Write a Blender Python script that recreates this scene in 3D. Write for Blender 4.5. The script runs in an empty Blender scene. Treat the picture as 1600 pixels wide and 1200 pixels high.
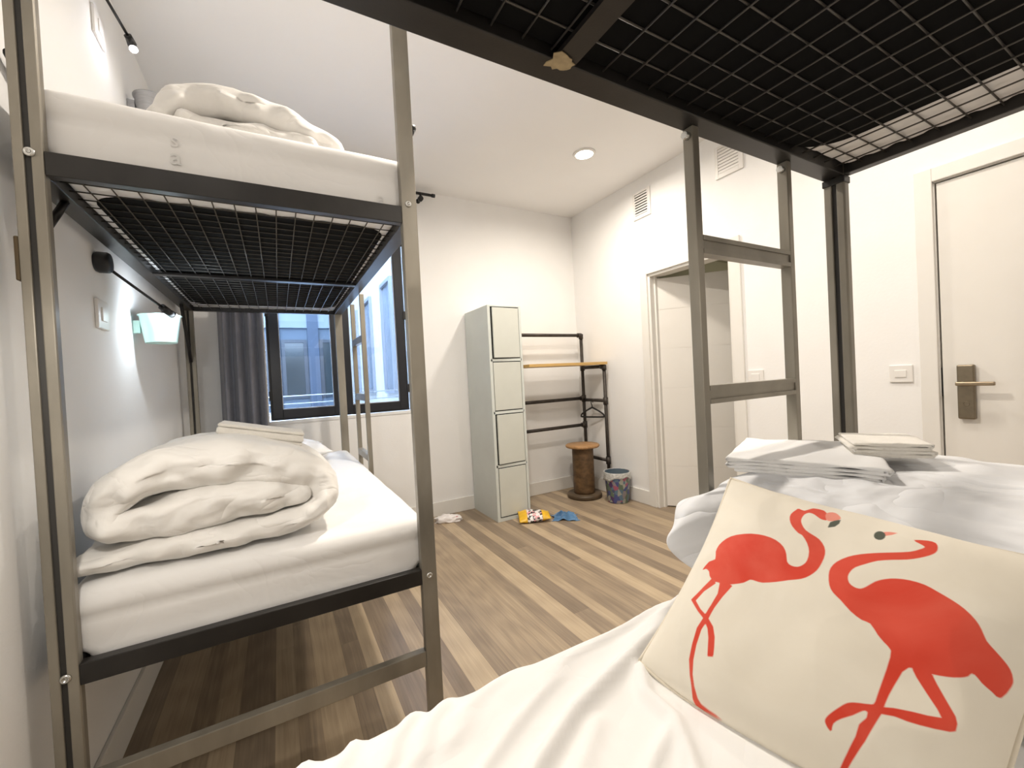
import bpy, bmesh, math, random
import numpy as np
from mathutils import Vector, Matrix, noise

random.seed(7)
scene = bpy.context.scene
COL = scene.collection
PI = math.pi

# ------------------------------------------------------------------ camera
YAW, PITCH, ROLL, FPX = 0.51006, -0.01535, -0.05194, 652.4
def camera_axes():
    cy, sy = math.cos(YAW), math.sin(YAW)
    f = Vector((sy * math.cos(PITCH), cy * math.cos(PITCH), math.sin(PITCH)))
    r0 = Vector((cy, -sy, 0)); u0 = r0.cross(f)
    r = math.cos(ROLL) * r0 + math.sin(ROLL) * u0
    u = -math.sin(ROLL) * r0 + math.cos(ROLL) * u0
    return r, u, f
cam_data = bpy.data.cameras.new('camera')
cam = bpy.data.objects.new('camera', cam_data)
COL.objects.link(cam)
_r, _u, _f = camera_axes()
cam.matrix_world = Matrix(((_r.x, _u.x, -_f.x, 0), (_r.y, _u.y, -_f.y, 0), (_r.z, _u.z, -_f.z, 1.2), (0, 0, 0, 1)))
cam_data.sensor_fit = 'HORIZONTAL'
cam_data.sensor_width = 36.0
cam_data.lens = 36.0 * FPX / 1600.0
cam_data.clip_start = 0.02
cam_data.clip_end = 100
scene.camera = cam

# ------------------------------------------------------------------ world, light, exposure
vs = scene.view_settings
vs.view_transform = 'Standard'; vs.look = 'None'; vs.gamma = 1.0; vs.use_curve_mapping = False
vs.exposure = 0.2
world = bpy.data.worlds.new('evening_sky'); scene.world = world
world.use_nodes = True
bg = world.node_tree.nodes['Background']
bg.inputs['Color'].default_value = (0.60, 0.76, 1.0, 1)
bg.inputs['Strength'].default_value = 22.0
WARM = (1.0, 0.905, 0.79)
DOWNLIGHTS = [(2.131, 2.493, 18.5), (2.05, 0.75, 10), (0.90, 1.60, 31), (1.3, -1.15, 15)]  # the last two are unseen, added to brighten the room
def downlight_lamp(x, y, watts):
    l = bpy.data.lights.new('downlight_glow', 'AREA'); l.shape = 'DISK'; l.size = 0.15
    l.energy = watts; l.color = WARM; l.spread = math.radians(168)
    o = bpy.data.objects.new('downlight_glow', l); COL.objects.link(o); o.location = (x, y, 2.858)
for _x, _y, _w in DOWNLIGHTS: downlight_lamp(_x, _y, _w)

# two fill lights added out of view at the foreground bunk
def fill_bulb(name, p, watts, color, r):
    l = bpy.data.lights.new(name, 'POINT'); l.energy = watts; l.color = color; l.shadow_soft_size = r
    o = bpy.data.objects.new(name, l); COL.objects.link(o); o.location = p
l = bpy.data.lights.new('bunk_fill_glow', 'SPOT'); l.energy = 13.0; l.color = (1.0, 0.935, 0.85); l.shadow_soft_size = 0.04; l.spot_size = math.radians(156); l.spot_blend = 0.35
o = bpy.data.objects.new('bunk_fill_glow', l); COL.objects.link(o); o.location = (-0.34, 0.72, 1.46); o.rotation_euler = Vector((0.5, 0.5, -1.0)).to_track_quat('-Z', 'Y').to_euler()
fill_bulb('top_bunk_fill_glow', (-0.30, 0.40, 2.40), 2.6, (1.0, 0.95, 0.9), 0.05)

# ------------------------------------------------------------------ dimensions
XL, XR, YF, YN, ZC = -0.53, 2.84, 3.59, -1.90, 2.88

# ------------------------------------------------------------------ materials
MATS = {}
def mat(name, color, rough=0.6, metallic=0.0, var=0.0, vscale=8.0, bump=0.0, bscale=40.0, stretch=(1, 1, 1), emit=None, spec=0.5, sheen=0.0, crease=0.0, cscale=6.0):
    if name in MATS: return MATS[name]
    m = bpy.data.materials.new(name); m.use_nodes = True
    nt = m.node_tree; b = nt.nodes['Principled BSDF']
    b.inputs['Roughness'].default_value = rough
    b.inputs['Metallic'].default_value = metallic
    b.inputs['Specular IOR Level'].default_value = spec
    if sheen: b.inputs['Sheen Weight'].default_value = sheen
    tc = nt.nodes.new('ShaderNodeTexCoord'); mp = nt.nodes.new('ShaderNodeMapping')
    mp.inputs['Scale'].default_value = stretch
    nt.links.new(tc.outputs['Object'], mp.inputs['Vector'])
    n1 = nt.nodes.new('ShaderNodeTexNoise'); n1.inputs['Scale'].default_value = vscale; n1.inputs['Detail'].default_value = 5
    nt.links.new(mp.outputs['Vector'], n1.inputs['Vector'])
    rmp = nt.nodes.new('ShaderNodeValToRGB')
    c = Vector(color[:3])
    lo = [max(0, v * (1 - var)) for v in c]; hi = [min(1, v * (1 + var)) for v in c]
    rmp.color_ramp.elements[0].position = 0.3; rmp.color_ramp.elements[1].position = 0.7
    rmp.color_ramp.elements[0].color = (*lo, 1); rmp.color_ramp.elements[1].color = (*hi, 1)
    nt.links.new(n1.outputs['Fac'], rmp.inputs['Fac'])
    nt.links.new(rmp.outputs['Color'], b.inputs['Base Color'])
    if bump:
        n2 = nt.nodes.new('ShaderNodeTexNoise'); n2.inputs['Scale'].default_value = bscale; n2.inputs['Detail'].default_value = 4
        nt.links.new(mp.outputs['Vector'], n2.inputs['Vector'])
        bp = nt.nodes.new('ShaderNodeBump'); bp.inputs['Strength'].default_value = bump; bp.inputs['Distance'].default_value = 0.01
        nt.links.new(n2.outputs['Fac'], bp.inputs['Height']); nt.links.new(bp.outputs['Normal'], b.inputs['Normal'])
    if crease:
        n3 = nt.nodes.new('ShaderNodeTexNoise'); n3.inputs['Scale'].default_value = cscale; n3.inputs['Detail'].default_value = 2.5; n3.inputs['Roughness'].default_value = 0.45; n3.inputs['Distortion'].default_value = 1.4
        nt.links.new(mp.outputs['Vector'], n3.inputs['Vector'])
        sb = nt.nodes.new('ShaderNodeMath'); sb.operation = 'SUBTRACT'; sb.inputs[1].default_value = 0.5; nt.links.new(n3.outputs['Fac'], sb.inputs[0])
        ab = nt.nodes.new('ShaderNodeMath'); ab.operation = 'ABSOLUTE'; nt.links.new(sb.outputs[0], ab.inputs[0])
        sq = nt.nodes.new('ShaderNodeMath'); sq.operation = 'POWER'; sq.inputs[1].default_value = 0.8; nt.links.new(ab.outputs[0], sq.inputs[0])
        b3 = nt.nodes.new('ShaderNodeBump'); b3.inputs['Strength'].default_value = crease; b3.inputs['Distance'].default_value = 0.05
        nt.links.new(sq.outputs[0], b3.inputs['Height'])
        if bump: nt.links.new(bp.outputs['Normal'], b3.inputs['Normal'])
        nt.links.new(b3.outputs['Normal'], b.inputs['Normal'])
    if emit:
        b.inputs['Emission Color'].default_value = (*emit[:3], 1); b.inputs['Emission Strength'].default_value = emit[3]
    MATS[name] = m
    return m

M_WALL = mat('wall_paint', (0.89, 0.885, 0.875), 0.75, var=0.015, vscale=3, bump=0.06, bscale=70)
M_CEIL = mat('ceiling_paint', (0.90, 0.895, 0.89), 0.8, var=0.01, vscale=3)
M_TRIM = mat('trim_paint', (0.80, 0.78, 0.74), 0.45, var=0.01)
M_DOOR = mat('door_paint', (0.80, 0.775, 0.73), 0.4, var=0.01)
M_RAIL = mat('black_rail_paint', (0.022, 0.020, 0.0185), 0.36, var=0.25, vscale=12, bump=0.03, bscale=300, metallic=0.2)
M_POST = mat('raw_steel_lacquer', (0.275, 0.252, 0.208), 0.36, metallic=0.35, var=0.28, vscale=7, stretch=(1, 1, 0.35), bump=0.02, bscale=60)
M_GROOVE = mat('dark_groove', (0.03, 0.028, 0.025), 0.6)
M_WIRE = mat('wire_steel', (0.085, 0.078, 0.068), 0.4, metallic=0.5, var=0.15)
M_BOLT = mat('bolt_zinc', (0.62, 0.62, 0.60), 0.25, metallic=0.9)
M_BLACKCLOTH = mat('mattress_base_cloth', (0.006, 0.006, 0.006), 0.95, spec=0.1)
M_SHEET = mat('white_sheet', (0.80, 0.79, 0.775), 0.7, var=0.02, vscale=5, bump=0.05, bscale=14, sheen=0.2, crease=0.10, cscale=4.5)
M_DUVET = mat('white_duvet_cotton', (0.82, 0.80, 0.765), 0.75, var=0.02, vscale=5, bump=0.10, bscale=14, sheen=0.25, crease=0.38, cscale=5.0, stretch=(0.8, 1, 1.5))
M_DUVET2 = mat('cool_white_duvet_cotton', (0.75, 0.76, 0.785), 0.75, var=0.02, vscale=5, bump=0.10, bscale=14, sheen=0.25, crease=0.6, cscale=5.0, stretch=(1, 0.7, 1))
M_TOWEL = mat('cream_towel', (0.76, 0.73, 0.67), 0.9, var=0.03, vscale=30, bump=0.25, bscale=220, sheen=0.3)
M_LINEN = mat('folded_white_linen', (0.79, 0.79, 0.79), 0.8, var=0.02, bump=0.06, bscale=30)
M_BLACK = mat('black_plastic', (0.012, 0.012, 0.013), 0.45)
M_PLATE = mat('switch_plastic', (0.82, 0.80, 0.77), 0.35)
M_LOCKER = mat('locker_sage_paint', (0.64, 0.675, 0.645), 0.45, var=0.02)
M_LOCKDOOR = mat('locker_door_paint', (0.60, 0.615, 0.565), 0.42, var=0.02)
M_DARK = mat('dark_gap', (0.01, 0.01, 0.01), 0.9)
M_PIPE = mat('black_iron_pipe', (0.050, 0.042, 0.036), 0.5, metallic=0.4, var=0.3, vscale=30)
M_SHELF = mat('pine_board', (0.56, 0.36, 0.13), 0.5, var=0.15, vscale=6, stretch=(1, 12, 12))
M_SPOOLTOP = mat('spool_top_wood', (0.36, 0.20, 0.085), 0.5, var=0.25, vscale=7, stretch=(10, 1, 1))
M_SPOOL = mat('spool_core_wood', (0.115, 0.065, 0.028), 0.55, var=0.5, vscale=14, stretch=(1, 1, 1.6), bump=0.2, bscale=30)
M_SPOOLBASE = mat('spool_base_wood', (0.085, 0.056, 0.030), 0.5, var=0.3, vscale=10)
M_WINFRAME = mat('anthracite_frame', (0.012, 0.014, 0.020), 0.35)
M_CURTAIN = mat('charcoal_curtain', (0.215, 0.215, 0.245), 0.8, var=0.08, vscale=20, bump=0.1, bscale=200, sheen=0.3)
M_MINT = mat('mint_enamel', (0.60, 0.84, 0.78), 0.22, var=0.01)
M_SILVER = mat('galvanised_metal', (0.45, 0.45, 0.46), 0.35, metallic=0.7, var=0.1, vscale=20, stretch=(1, 1, 8))
M_BRASS = mat('bronze_lock', (0.21, 0.175, 0.125), 0.35, metallic=0.75, var=0.08, vscale=40)
M_BLUE = mat('blue_cloth', (0.085, 0.20, 0.37), 0.9, var=0.2, vscale=20, bump=0.4, bscale=90, sheen=0.3)
M_TISSUE = mat('white_tissue', (0.82, 0.78, 0.77), 0.8, var=0.04, bump=0.2, bscale=40)
M_PINK = mat('pink_print', (0.75, 0.33, 0.36), 0.7)
M_YELLOW = mat('yellow_foil', (0.78, 0.46, 0.02), 0.35, var=0.1, vscale=30)
M_LINER = mat('thin_white_liner', (0.52, 0.52, 0.50), 0.35, var=0.30, vscale=45, bump=0.9, bscale=60, stretch=(1, 1, 2.5))
M_BINBLUE = mat('bin_inner_blue', (0.028, 0.055, 0.078), 0.6)
M_FACADE = mat('white_courtyard_render', (0.34, 0.325, 0.30), 0.85, var=0.03, vscale=2)
M_FACADEBLUE = mat('blue_grey_cladding', (0.060, 0.080, 0.105), 0.7, var=0.08, vscale=2)
M_STRIPEDARK = mat('slate_blue_cladding', (0.033, 0.047, 0.072), 0.7, var=0.08, vscale=2)
M_PALEBAND = mat('pale_blue_render', (0.145, 0.17, 0.20), 0.8, var=0.05, vscale=2)
M_GREYFRAME = mat('grey_window_frame', (0.145, 0.15, 0.165), 0.5)
M_DARKPANE = mat('dusky_window_pane', (0.018, 0.024, 0.026), 0.15)
M_DARKFRAME = mat('dark_window_frame', (0.012, 0.016, 0.024), 0.4)
M_PATCH = mat('torn_tan_paper', (0.36, 0.28, 0.16), 0.9, var=0.2, vscale=60)
M_LETTER = mat('faint_grey_print', (0.55, 0.55, 0.53), 0.8)
M_LAMPGLOW = mat('led_lens', (0.9, 0.9, 0.9), 0.3, emit=(1.0, 0.93, 0.86, 26.0))
M_DLGLOW = mat('downlight_diffuser', (0.9, 0.9, 0.9), 0.3, emit=(1.0, 0.93, 0.80, 14.0))
M_ASPHALT = mat('terrace_paving', (0.35, 0.37, 0.40), 0.8, var=0.1)

def glass_material():
    m = bpy.data.materials.new('window_glass'); m.use_nodes = True
    nt = m.node_tree; nt.nodes.remove(nt.nodes['Principled BSDF'])
    out = nt.nodes['Material Output']
    t = nt.nodes.new('ShaderNodeBsdfTransparent'); t.inputs['Color'].default_value = (0.90, 0.95, 1.0, 1)
    g = nt.nodes.new('ShaderNodeBsdfGlossy'); g.inputs['Roughness'].default_value = 0.02
    fr = nt.nodes.new('ShaderNodeFresnel'); fr.inputs['IOR'].default_value = 1.5
    mx = nt.nodes.new('ShaderNodeMixShader')
    nt.links.new(fr.outputs[0], mx.inputs[0]); nt.links.new(t.outputs[0], mx.inputs[1]); nt.links.new(g.outputs[0], mx.inputs[2])
    nt.links.new(mx.outputs[0], out.inputs['Surface'])
    return m
M_GLASS = glass_material()

def floor_material():
    m = bpy.data.materials.new('oak_laminate'); m.use_nodes = True
    nt = m.node_tree; L = nt.links; N = nt.nodes; b = N['Principled BSDF']
    tc = N.new('ShaderNodeTexCoord'); sp = N.new('ShaderNodeSeparateXYZ'); L.new(tc.outputs['Object'], sp.inputs[0])
    def math_(op, a, bv=None, c=None):
        n = N.new('ShaderNodeMath'); n.operation = op
        for i, v in enumerate((a, bv, c)):
            if v is None: continue
            if isinstance(v, (int, float)): n.inputs[i].default_value = v
            else: L.new(v, n.inputs[i])
        return n.outputs[0]
    W = 0.088
    # slightly irregular strip widths
    wob = math_('MULTIPLY', math_('SINE', math_('MULTIPLY', sp.outputs['X'], 23.0)), 0.17)
    sx = math_('ADD', math_('DIVIDE', sp.outputs['X'], W), wob)
    strip = math_('FLOOR', sx)
    offs = N.new('ShaderNodeTexWhiteNoise'); offs.noise_dimensions = '1D'; L.new(strip, offs.inputs['W'])
    sy = math_('FLOOR', math_('ADD', math_('DIVIDE', sp.outputs['Y'], 2.6), math_('MULTIPLY', offs.outputs['Value'], 7.0)))
    cmb = N.new('ShaderNodeCombineXYZ'); L.new(strip, cmb.inputs[0]); L.new(sy, cmb.inputs[1])
    wn = N.new('ShaderNodeTexWhiteNoise'); wn.noise_dimensions = '3D'; L.new(cmb.outputs[0], wn.inputs['Vector'])
    par = math_('MULTIPLY', math_('PINGPONG', strip, 1.0), 0.36)
    tone = math_('ADD', math_('MULTIPLY', wn.outputs['Value'], 0.42), math_('ADD', par, 0.1))
    # stretched grain, offset per strip
    gy = math_('ADD', math_('MULTIPLY', sp.outputs['Y'], 1.7), math_('MULTIPLY', wn.outputs['Value'], 37.0))
    gv = N.new('ShaderNodeCombineXYZ'); L.new(math_('MULTIPLY', sp.outputs['X'], 62.0), gv.inputs[0]); L.new(gy, gv.inputs[1]); L.new(strip, gv.inputs[2])
    g1 = N.new('ShaderNodeTexNoise'); g1.inputs['Scale'].default_value = 1.0; g1.inputs['Detail'].default_value = 8; g1.inputs['Roughness'].default_value = 0.68; g1.inputs['Distortion'].default_value = 0.9
    L.new(gv.outputs[0], g1.inputs['Vector'])
    gv2 = N.new('ShaderNodeCombineXYZ'); L.new(math_('MULTIPLY', sp.outputs['X'], 9.0), gv2.inputs[0]); L.new(math_('MULTIPLY', gy, 0.6), gv2.inputs[1]); L.new(strip, gv2.inputs[2])
    wv = N.new('ShaderNodeTexWave'); wv.wave_type = 'RINGS'; wv.inputs['Scale'].default_value = 1.6; wv.inputs['Distortion'].default_value = 6.0; wv.inputs['Detail'].default_value = 3
    L.new(gv2.outputs[0], wv.inputs['Vector'])
    val = math_('ADD', math_('ADD', math_('MULTIPLY', tone, 0.62), math_('MULTIPLY', g1.outputs['Fac'], 0.62)), math_('MULTIPLY', wv.outputs['Fac'], 0.07))
    rp = N.new('ShaderNodeValToRGB'); e = rp.color_ramp.elements
    e[0].position = 0.28; e[0].color = (0.165, 0.124, 0.088, 1)
    e[1].position = 1.0; e[1].color = (0.53, 0.42, 0.285, 1)
    k = e.new(0.55); k.color = (0.268, 0.206, 0.146, 1)
    k = e.new(0.75); k.color = (0.40, 0.307, 0.205, 1)
    L.new(val, rp.inputs['Fac']); 
    # joints
    fx = math_('FRACT', sx); edge = math_('LESS_THAN', fx, 0.015)
    mx = N.new('ShaderNodeMix'); mx.data_type = 'RGBA'; L.new(math_('MULTIPLY', edge, 0.35), mx.inputs['Factor'])
    L.new(rp.outputs['Color'], mx.inputs['A']); mx.inputs['B'].default_value = (0.10, 0.07, 0.045, 1)
    L.new(mx.outputs['Result'], b.inputs['Base Color'])
    b.inputs['Roughness'].default_value = 0.42; b.inputs['Specular IOR Level'].default_value = 0.35
    bp = N.new('ShaderNodeBump'); bp.inputs['Strength'].default_value = 0.08; bp.inputs['Distance'].default_value = 0.004
    L.new(g1.outputs['Fac'], bp.inputs['Height']); L.new(bp.outputs['Normal'], b.inputs['Normal'])
    return m
M_FLOOR = floor_material()

def print_material():     # cushion cloth with the flamingo print, read from the mesh attributes ink / beak / blush
    m = bpy.data.materials.new('flamingo_print_cotton'); m.use_nodes = True
    nt = m.node_tree; L = nt.links; N = nt.nodes; b = N['Principled BSDF']
    tc = N.new('ShaderNodeTexCoord')
    nz = N.new('ShaderNodeTexNoise'); nz.inputs['Scale'].default_value = 9; nz.inputs['Detail'].default_value = 5; L.new(tc.outputs['Object'], nz.inputs['Vector'])
    cl = N.new('ShaderNodeValToRGB'); cl.color_ramp.elements[0].position = .3; nz.inputs['Distortion'].default_value = 0.8; cl.color_ramp.elements[1].position = .7
    cl.color_ramp.elements[0].color = (0.735, 0.68, 0.575, 1); cl.color_ramp.elements[1].color = (0.785, 0.735, 0.635, 1)
    L.new(nz.outputs['Fac'], cl.inputs['Fac'])
    rd = N.new('ShaderNodeValToRGB'); rd.color_ramp.elements[0].position = .35; rd.color_ramp.elements[1].position = .75
    rd.color_ramp.elements[0].color = (0.62, 0.040, 0.014, 1); rd.color_ramp.elements[1].color = (0.71, 0.105, 0.062, 1)
    L.new(nz.outputs['Fac'], rd.inputs['Fac'])
    cur = cl.outputs['Color']
    for att, col in (('ink', rd.outputs['Color']), ('blush', (0.76, 0.27, 0.20, 1)), ('beak', (0.075, 0.085, 0.062, 1))):
        a = N.new('ShaderNodeAttribute'); a.attribute_name = att
        mr = N.new('ShaderNodeMapRange'); mr.inputs['From Min'].default_value = -0.0007; mr.inputs['From Max'].default_value = 0.0007
        L.new(a.outputs['Fac'], mr.inputs['Value'])
        mx = N.new('ShaderNodeMix'); mx.data_type = 'RGBA'; L.new(mr.outputs['Result'], mx.inputs['Factor']); L.new(cur, mx.inputs['A'])
        if isinstance(col, tuple): mx.inputs['B'].default_value = col
        else: L.new(col, mx.inputs['B'])
        cur = mx.outputs['Result']
    L.new(cur, b.inputs['Base Color']); b.inputs['Roughness'].default_value = 0.8
    n2 = N.new('ShaderNodeTexNoise'); n2.inputs['Scale'].default_value = 16; n2.inputs['Detail'].default_value = 3; L.new(tc.outputs['Object'], n2.inputs['Vector'])
    bp = N.new('ShaderNodeBump'); bp.inputs['Strength'].default_value = 0.12; bp.inputs['Distance'].default_value = 0.01
    L.new(n2.outputs['Fac'], bp.inputs['Height']); L.new(bp.outputs['Normal'], b.inputs['Normal'])
    return m

def blotch_material(name, cols, scale, rough=0.5, stretch=(1, 1, 1)):
    m = bpy.data.materials.new(name); m.use_nodes = True
    nt = m.node_tree; L = nt.links; N = nt.nodes; b = N['Principled BSDF']
    tc = N.new('ShaderNodeTexCoord'); mp = N.new('ShaderNodeMapping'); mp.inputs['Scale'].default_value = stretch
    L.new(tc.outputs['Object'], mp.inputs['Vector'])
    v = N.new('ShaderNodeTexVoronoi'); v.inputs['Scale'].default_value = scale; L.new(mp.outputs['Vector'], v.inputs['Vector'])
    wn = N.new('ShaderNodeTexWhiteNoise'); L.new(v.outputs['Color'], wn.inputs['Vector'])
    r = N.new('ShaderNodeValToRGB'); r.color_ramp.interpolation = 'CONSTANT'
    e = r.color_ramp.elements
    while len(e) < len(cols): e.new(0.5)
    for i, c in enumerate(cols): e[i].position = i / len(cols); e[i].color = (*c, 1)
    L.new(wn.outputs['Value'], r.inputs['Fac']); L.new(r.outputs['Color'], b.inputs['Base Color']); b.inputs['Roughness'].default_value = rough
    return m
M_BINART = blotch_material('bin_printed_art', [(0.08, 0.10, 0.30), (0.30, 0.27, 0.29), (0.08, 0.10, 0.20), (0.42, 0.12, 0.20), (0.13, 0.22, 0.32), (0.40, 0.42, 0.38), (0.10, 0.05, 0.18), (0.14, 0.20, 0.15)], 34, stretch=(1.0, 1.0, 0.75))
M_COW = blotch_material('black_and_white_print', [(0.8, 0.76, 0.75), (0.8, 0.76, 0.75), (0.02, 0.02, 0.02), (0.8, 0.75, 0.74), (0.03, 0.03, 0.03), (0.75, 0.35, 0.38)], 60, 0.35)

# ------------------------------------------------------------------ object helpers
def origin_of(o):
    v = Vector((0, 0, 0))
    while o is not None: v += Vector(o.location); o = o.parent
    return v
def tag(o, label=None, cat=None, group=None, kind=None):
    if label: o['label'] = label
    if cat: o['category'] = cat
    if group: o['group'] = group
    if kind: o['kind'] = kind
    return o
def thing(name, label, cat, loc, group=None, kind=None):
    o = bpy.data.objects.new(name, None); COL.objects.link(o); o.empty_display_size = 0.05
    o.location = loc
    return tag(o, label, cat, group, kind)
def obj(name, bm, m, parent=None, smooth=False, origin=None, bevel=0.0, subsurf=0):
    """link the world-coordinate bmesh as ONE object; its origin is the parent's, or its own base centre"""
    bm.normal_update()
    bmesh.ops.recalc_face_normals(bm, faces=bm.faces[:])
    me = bpy.data.meshes.new(name)
    if parent is not None: off = origin_of(parent); loc = Vector((0, 0, 0))
    else:
        if origin is None:
            cs = [v.co for v in bm.verts]
            lo = Vector([min(c[i] for c in cs) for i in range(3)]); hi = Vector([max(c[i] for c in cs) for i in range(3)])
            origin = Vector(((lo.x + hi.x) / 2, (lo.y + hi.y) / 2, lo.z))
        off = Vector(origin); loc = off
    for v in bm.verts: v.co -= off
    bm.to_mesh(me); bm.free()
    for mm in (m if isinstance(m, (list, tuple)) else [m]): me.materials.append(mm)
    if smooth:
        for p in me.polygons: p.use_smooth = True
    o = bpy.data.objects.new(name, me); COL.objects.link(o); o.location = loc
    if parent is not None: o.parent = parent
    if bevel:
        md = o.modifiers.new('edge', 'BEVEL'); md.width = bevel; md.segments = 2; md.limit_method = 'ANGLE'; md.angle_limit = math.radians(40)
    if subsurf:
        md = o.modifiers.new('round', 'SUBSURF'); md.levels = subsurf; md.render_levels = subsurf
    return o
def struct(name, bm, m, **k): return tag(obj(name, bm, m, **k), kind='structure')

def NB(): return bmesh.new()
def box(bm, x0, x1, y0, y1, z0, z1, mi=0):
    vs_ = [bm.verts.new(c) for c in ((x0, y0, z0), (x1, y0, z0), (x1, y1, z0), (x0, y1, z0), (x0, y0, z1), (x1, y0, z1), (x1, y1, z1), (x0, y1, z1))]
    for f in ((0, 3, 2, 1), (4, 5, 6, 7), (0, 1, 5, 4), (1, 2, 6, 5), (2, 3, 7, 6), (3, 0, 4, 7)):
        fc = bm.faces.new([vs_[i] for i in f]); fc.material_index = mi
    return bm
def B(x0, x1, y0, y1, z0, z1): return box(NB(), x0, x1, y0, y1, z0, z1)
def frame_of(d):
    d = Vector(d).normalized(); a = Vector((0, 0, 1)) if abs(d.z) < 0.9 else Vector((1, 0, 0))
    s = d.cross(a).normalized(); return s, s.cross(d).normalized()
def tube(bm, pts, r, seg=10, caps=True, mi=0):
    pts = [Vector(p) for p in pts]; rings = []
    s0 = None
    for i, p in enumerate(pts):
        d = (pts[min(i + 1, len(pts) - 1)] - pts[max(i - 1, 0)])
        s, u = frame_of(d)
        if s0 is not None:
            s = (s0 - d.normalized() * s0.dot(d.normalized())).normalized(); u = s.cross(d.normalized())
        s0 = s
        rr = r[i] if isinstance(r, (list, tuple)) else r
        rings.append([bm.verts.new(p + rr * (math.cos(2 * PI * k / seg) * s + math.sin(2 * PI * k / seg) * u)) for k in range(seg)])
    for a, b_ in zip(rings, rings[1:]):
        for k in range(seg):
            f = bm.faces.new((a[k], a[(k + 1) % seg], b_[(k + 1) % seg], b_[k])); f.smooth = True; f.material_index = mi
    if caps:
        for rg in (rings[0][::-1], rings[-1]):
            f = bm.faces.new(rg); f.material_index = mi
    return bm
def lathe(bm, prof, c, seg=32, mi=0, axis='z', close=False):
    rings = []
    for (r, z) in prof:
        ring = []
        for k in range(seg):
            a = 2 * PI * k / seg
            if axis == 'z': q = (c[0] + r * math.cos(a), c[1] + r * math.sin(a), c[2] + z)
            elif axis == 'x': q = (c[0] + z, c[1] + r * math.cos(a), c[2] + r * math.sin(a))
            else: q = (c[0] + r * math.cos(a), c[1] + z, c[2] + r * math.sin(a))
            ring.append(bm.verts.new(q))
        rings.append(ring)
    for a, b_ in zip(rings, rings[1:]):
        for k in range(seg):
            f = bm.faces.new((a[k], a[(k + 1) % seg], b_[(k + 1) % seg], b_[k])); f.smooth = True; f.material_index = mi
    if prof[0][0] > 1e-6: bm.faces.new(rings[0][::-1]).material_index = mi
    if prof[-1][0] > 1e-6: bm.faces.new(rings[-1]).material_index = mi
    return bm
def fbm(p, s, o=3): return noise.fractal(Vector(p) * s, 1.0, 2.0, o)

def rounded_box_grid(x0, x1, y0, y1, z0, z1, r, nx, ny, nz, fn=None, rb=None):
    """closed rounded box; fn(p, n) -> displaced p"""
    bm = NB(); c = Vector(((x0 + x1) / 2, (y0 + y1) / 2, (z0 + z1) / 2)); h = Vector(((x1 - x0) / 2, (y1 - y0) / 2, (z1 - z0) / 2))
    cache = {}
    def place(i, j, k):
        key = (i, j, k)
        if key in cache: return cache[key]
        p = Vector((-h.x + 2 * h.x * i / nx, -h.y + 2 * h.y * j / ny, -h.z + 2 * h.z * k / nz))
        rz = rb if (rb and p.z < 0) else r
        R3 = (r, r, rz)
        q = Vector([max(-(h[a] - R3[a]), min(h[a] - R3[a], p[a])) for a in range(3)])
        d = p - q; d = Vector((d.x / r, d.y / r, d.z / rz))
        if d.length > 1e-9:
            n = d.normalized()
            p = q + Vector((n.x * r, n.y * r, n.z * rz))
        else: n = Vector((0, 0, 1))
        p = p + c
        if fn: p = fn(p, n)
        v = bm.verts.new(p); cache[key] = v; return v
    def quad(a, b_, c_, d_):
        f = bm.faces.new((place(*a), place(*b_), place(*c_), place(*d_))); f.smooth = True
    for i in range(nx):
        for j in range(ny):
            quad((i, j, nz), (i + 1, j, nz), (i + 1, j + 1, nz), (i, j + 1, nz)); quad((i, j, 0), (i, j + 1, 0), (i + 1, j + 1, 0), (i + 1, j, 0))
    for i in range(nx):
        for k in range(nz):
            quad((i, 0, k), (i + 1, 0, k), (i + 1, 0, k + 1), (i, 0, k + 1)); quad((i, ny, k), (i, ny, k + 1), (i + 1, ny, k + 1), (i + 1, ny, k))
    for j in range(ny):
        for k in range(nz):
            quad((0, j, k), (0, j, k + 1), (0, j + 1, k + 1), (0, j + 1, k)); quad((nx, j, k), (nx, j + 1, k), (nx, j + 1, k + 1), (nx, j, k + 1))
    return bm

def catmull(pts, n):
    out = []; P = [pts[0]] + list(pts) + [pts[-1]]
    for i in range(1, len(P) - 2):
        for k in range(n):
            t = k / n
            out.append(tuple(0.5 * (2 * P[i][a] + (P[i + 1][a] - P[i - 1][a]) * t + (2 * P[i - 1][a] - 5 * P[i][a] + 4 * P[i + 1][a] - P[i + 2][a]) * t * t + (3 * P[i][a] - P[i - 1][a] - 3 * P[i + 1][a] + P[i + 2][a]) * t ** 3) for a in range(len(pts[0]))))
    out.append(tuple(pts[-1])); return out

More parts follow.
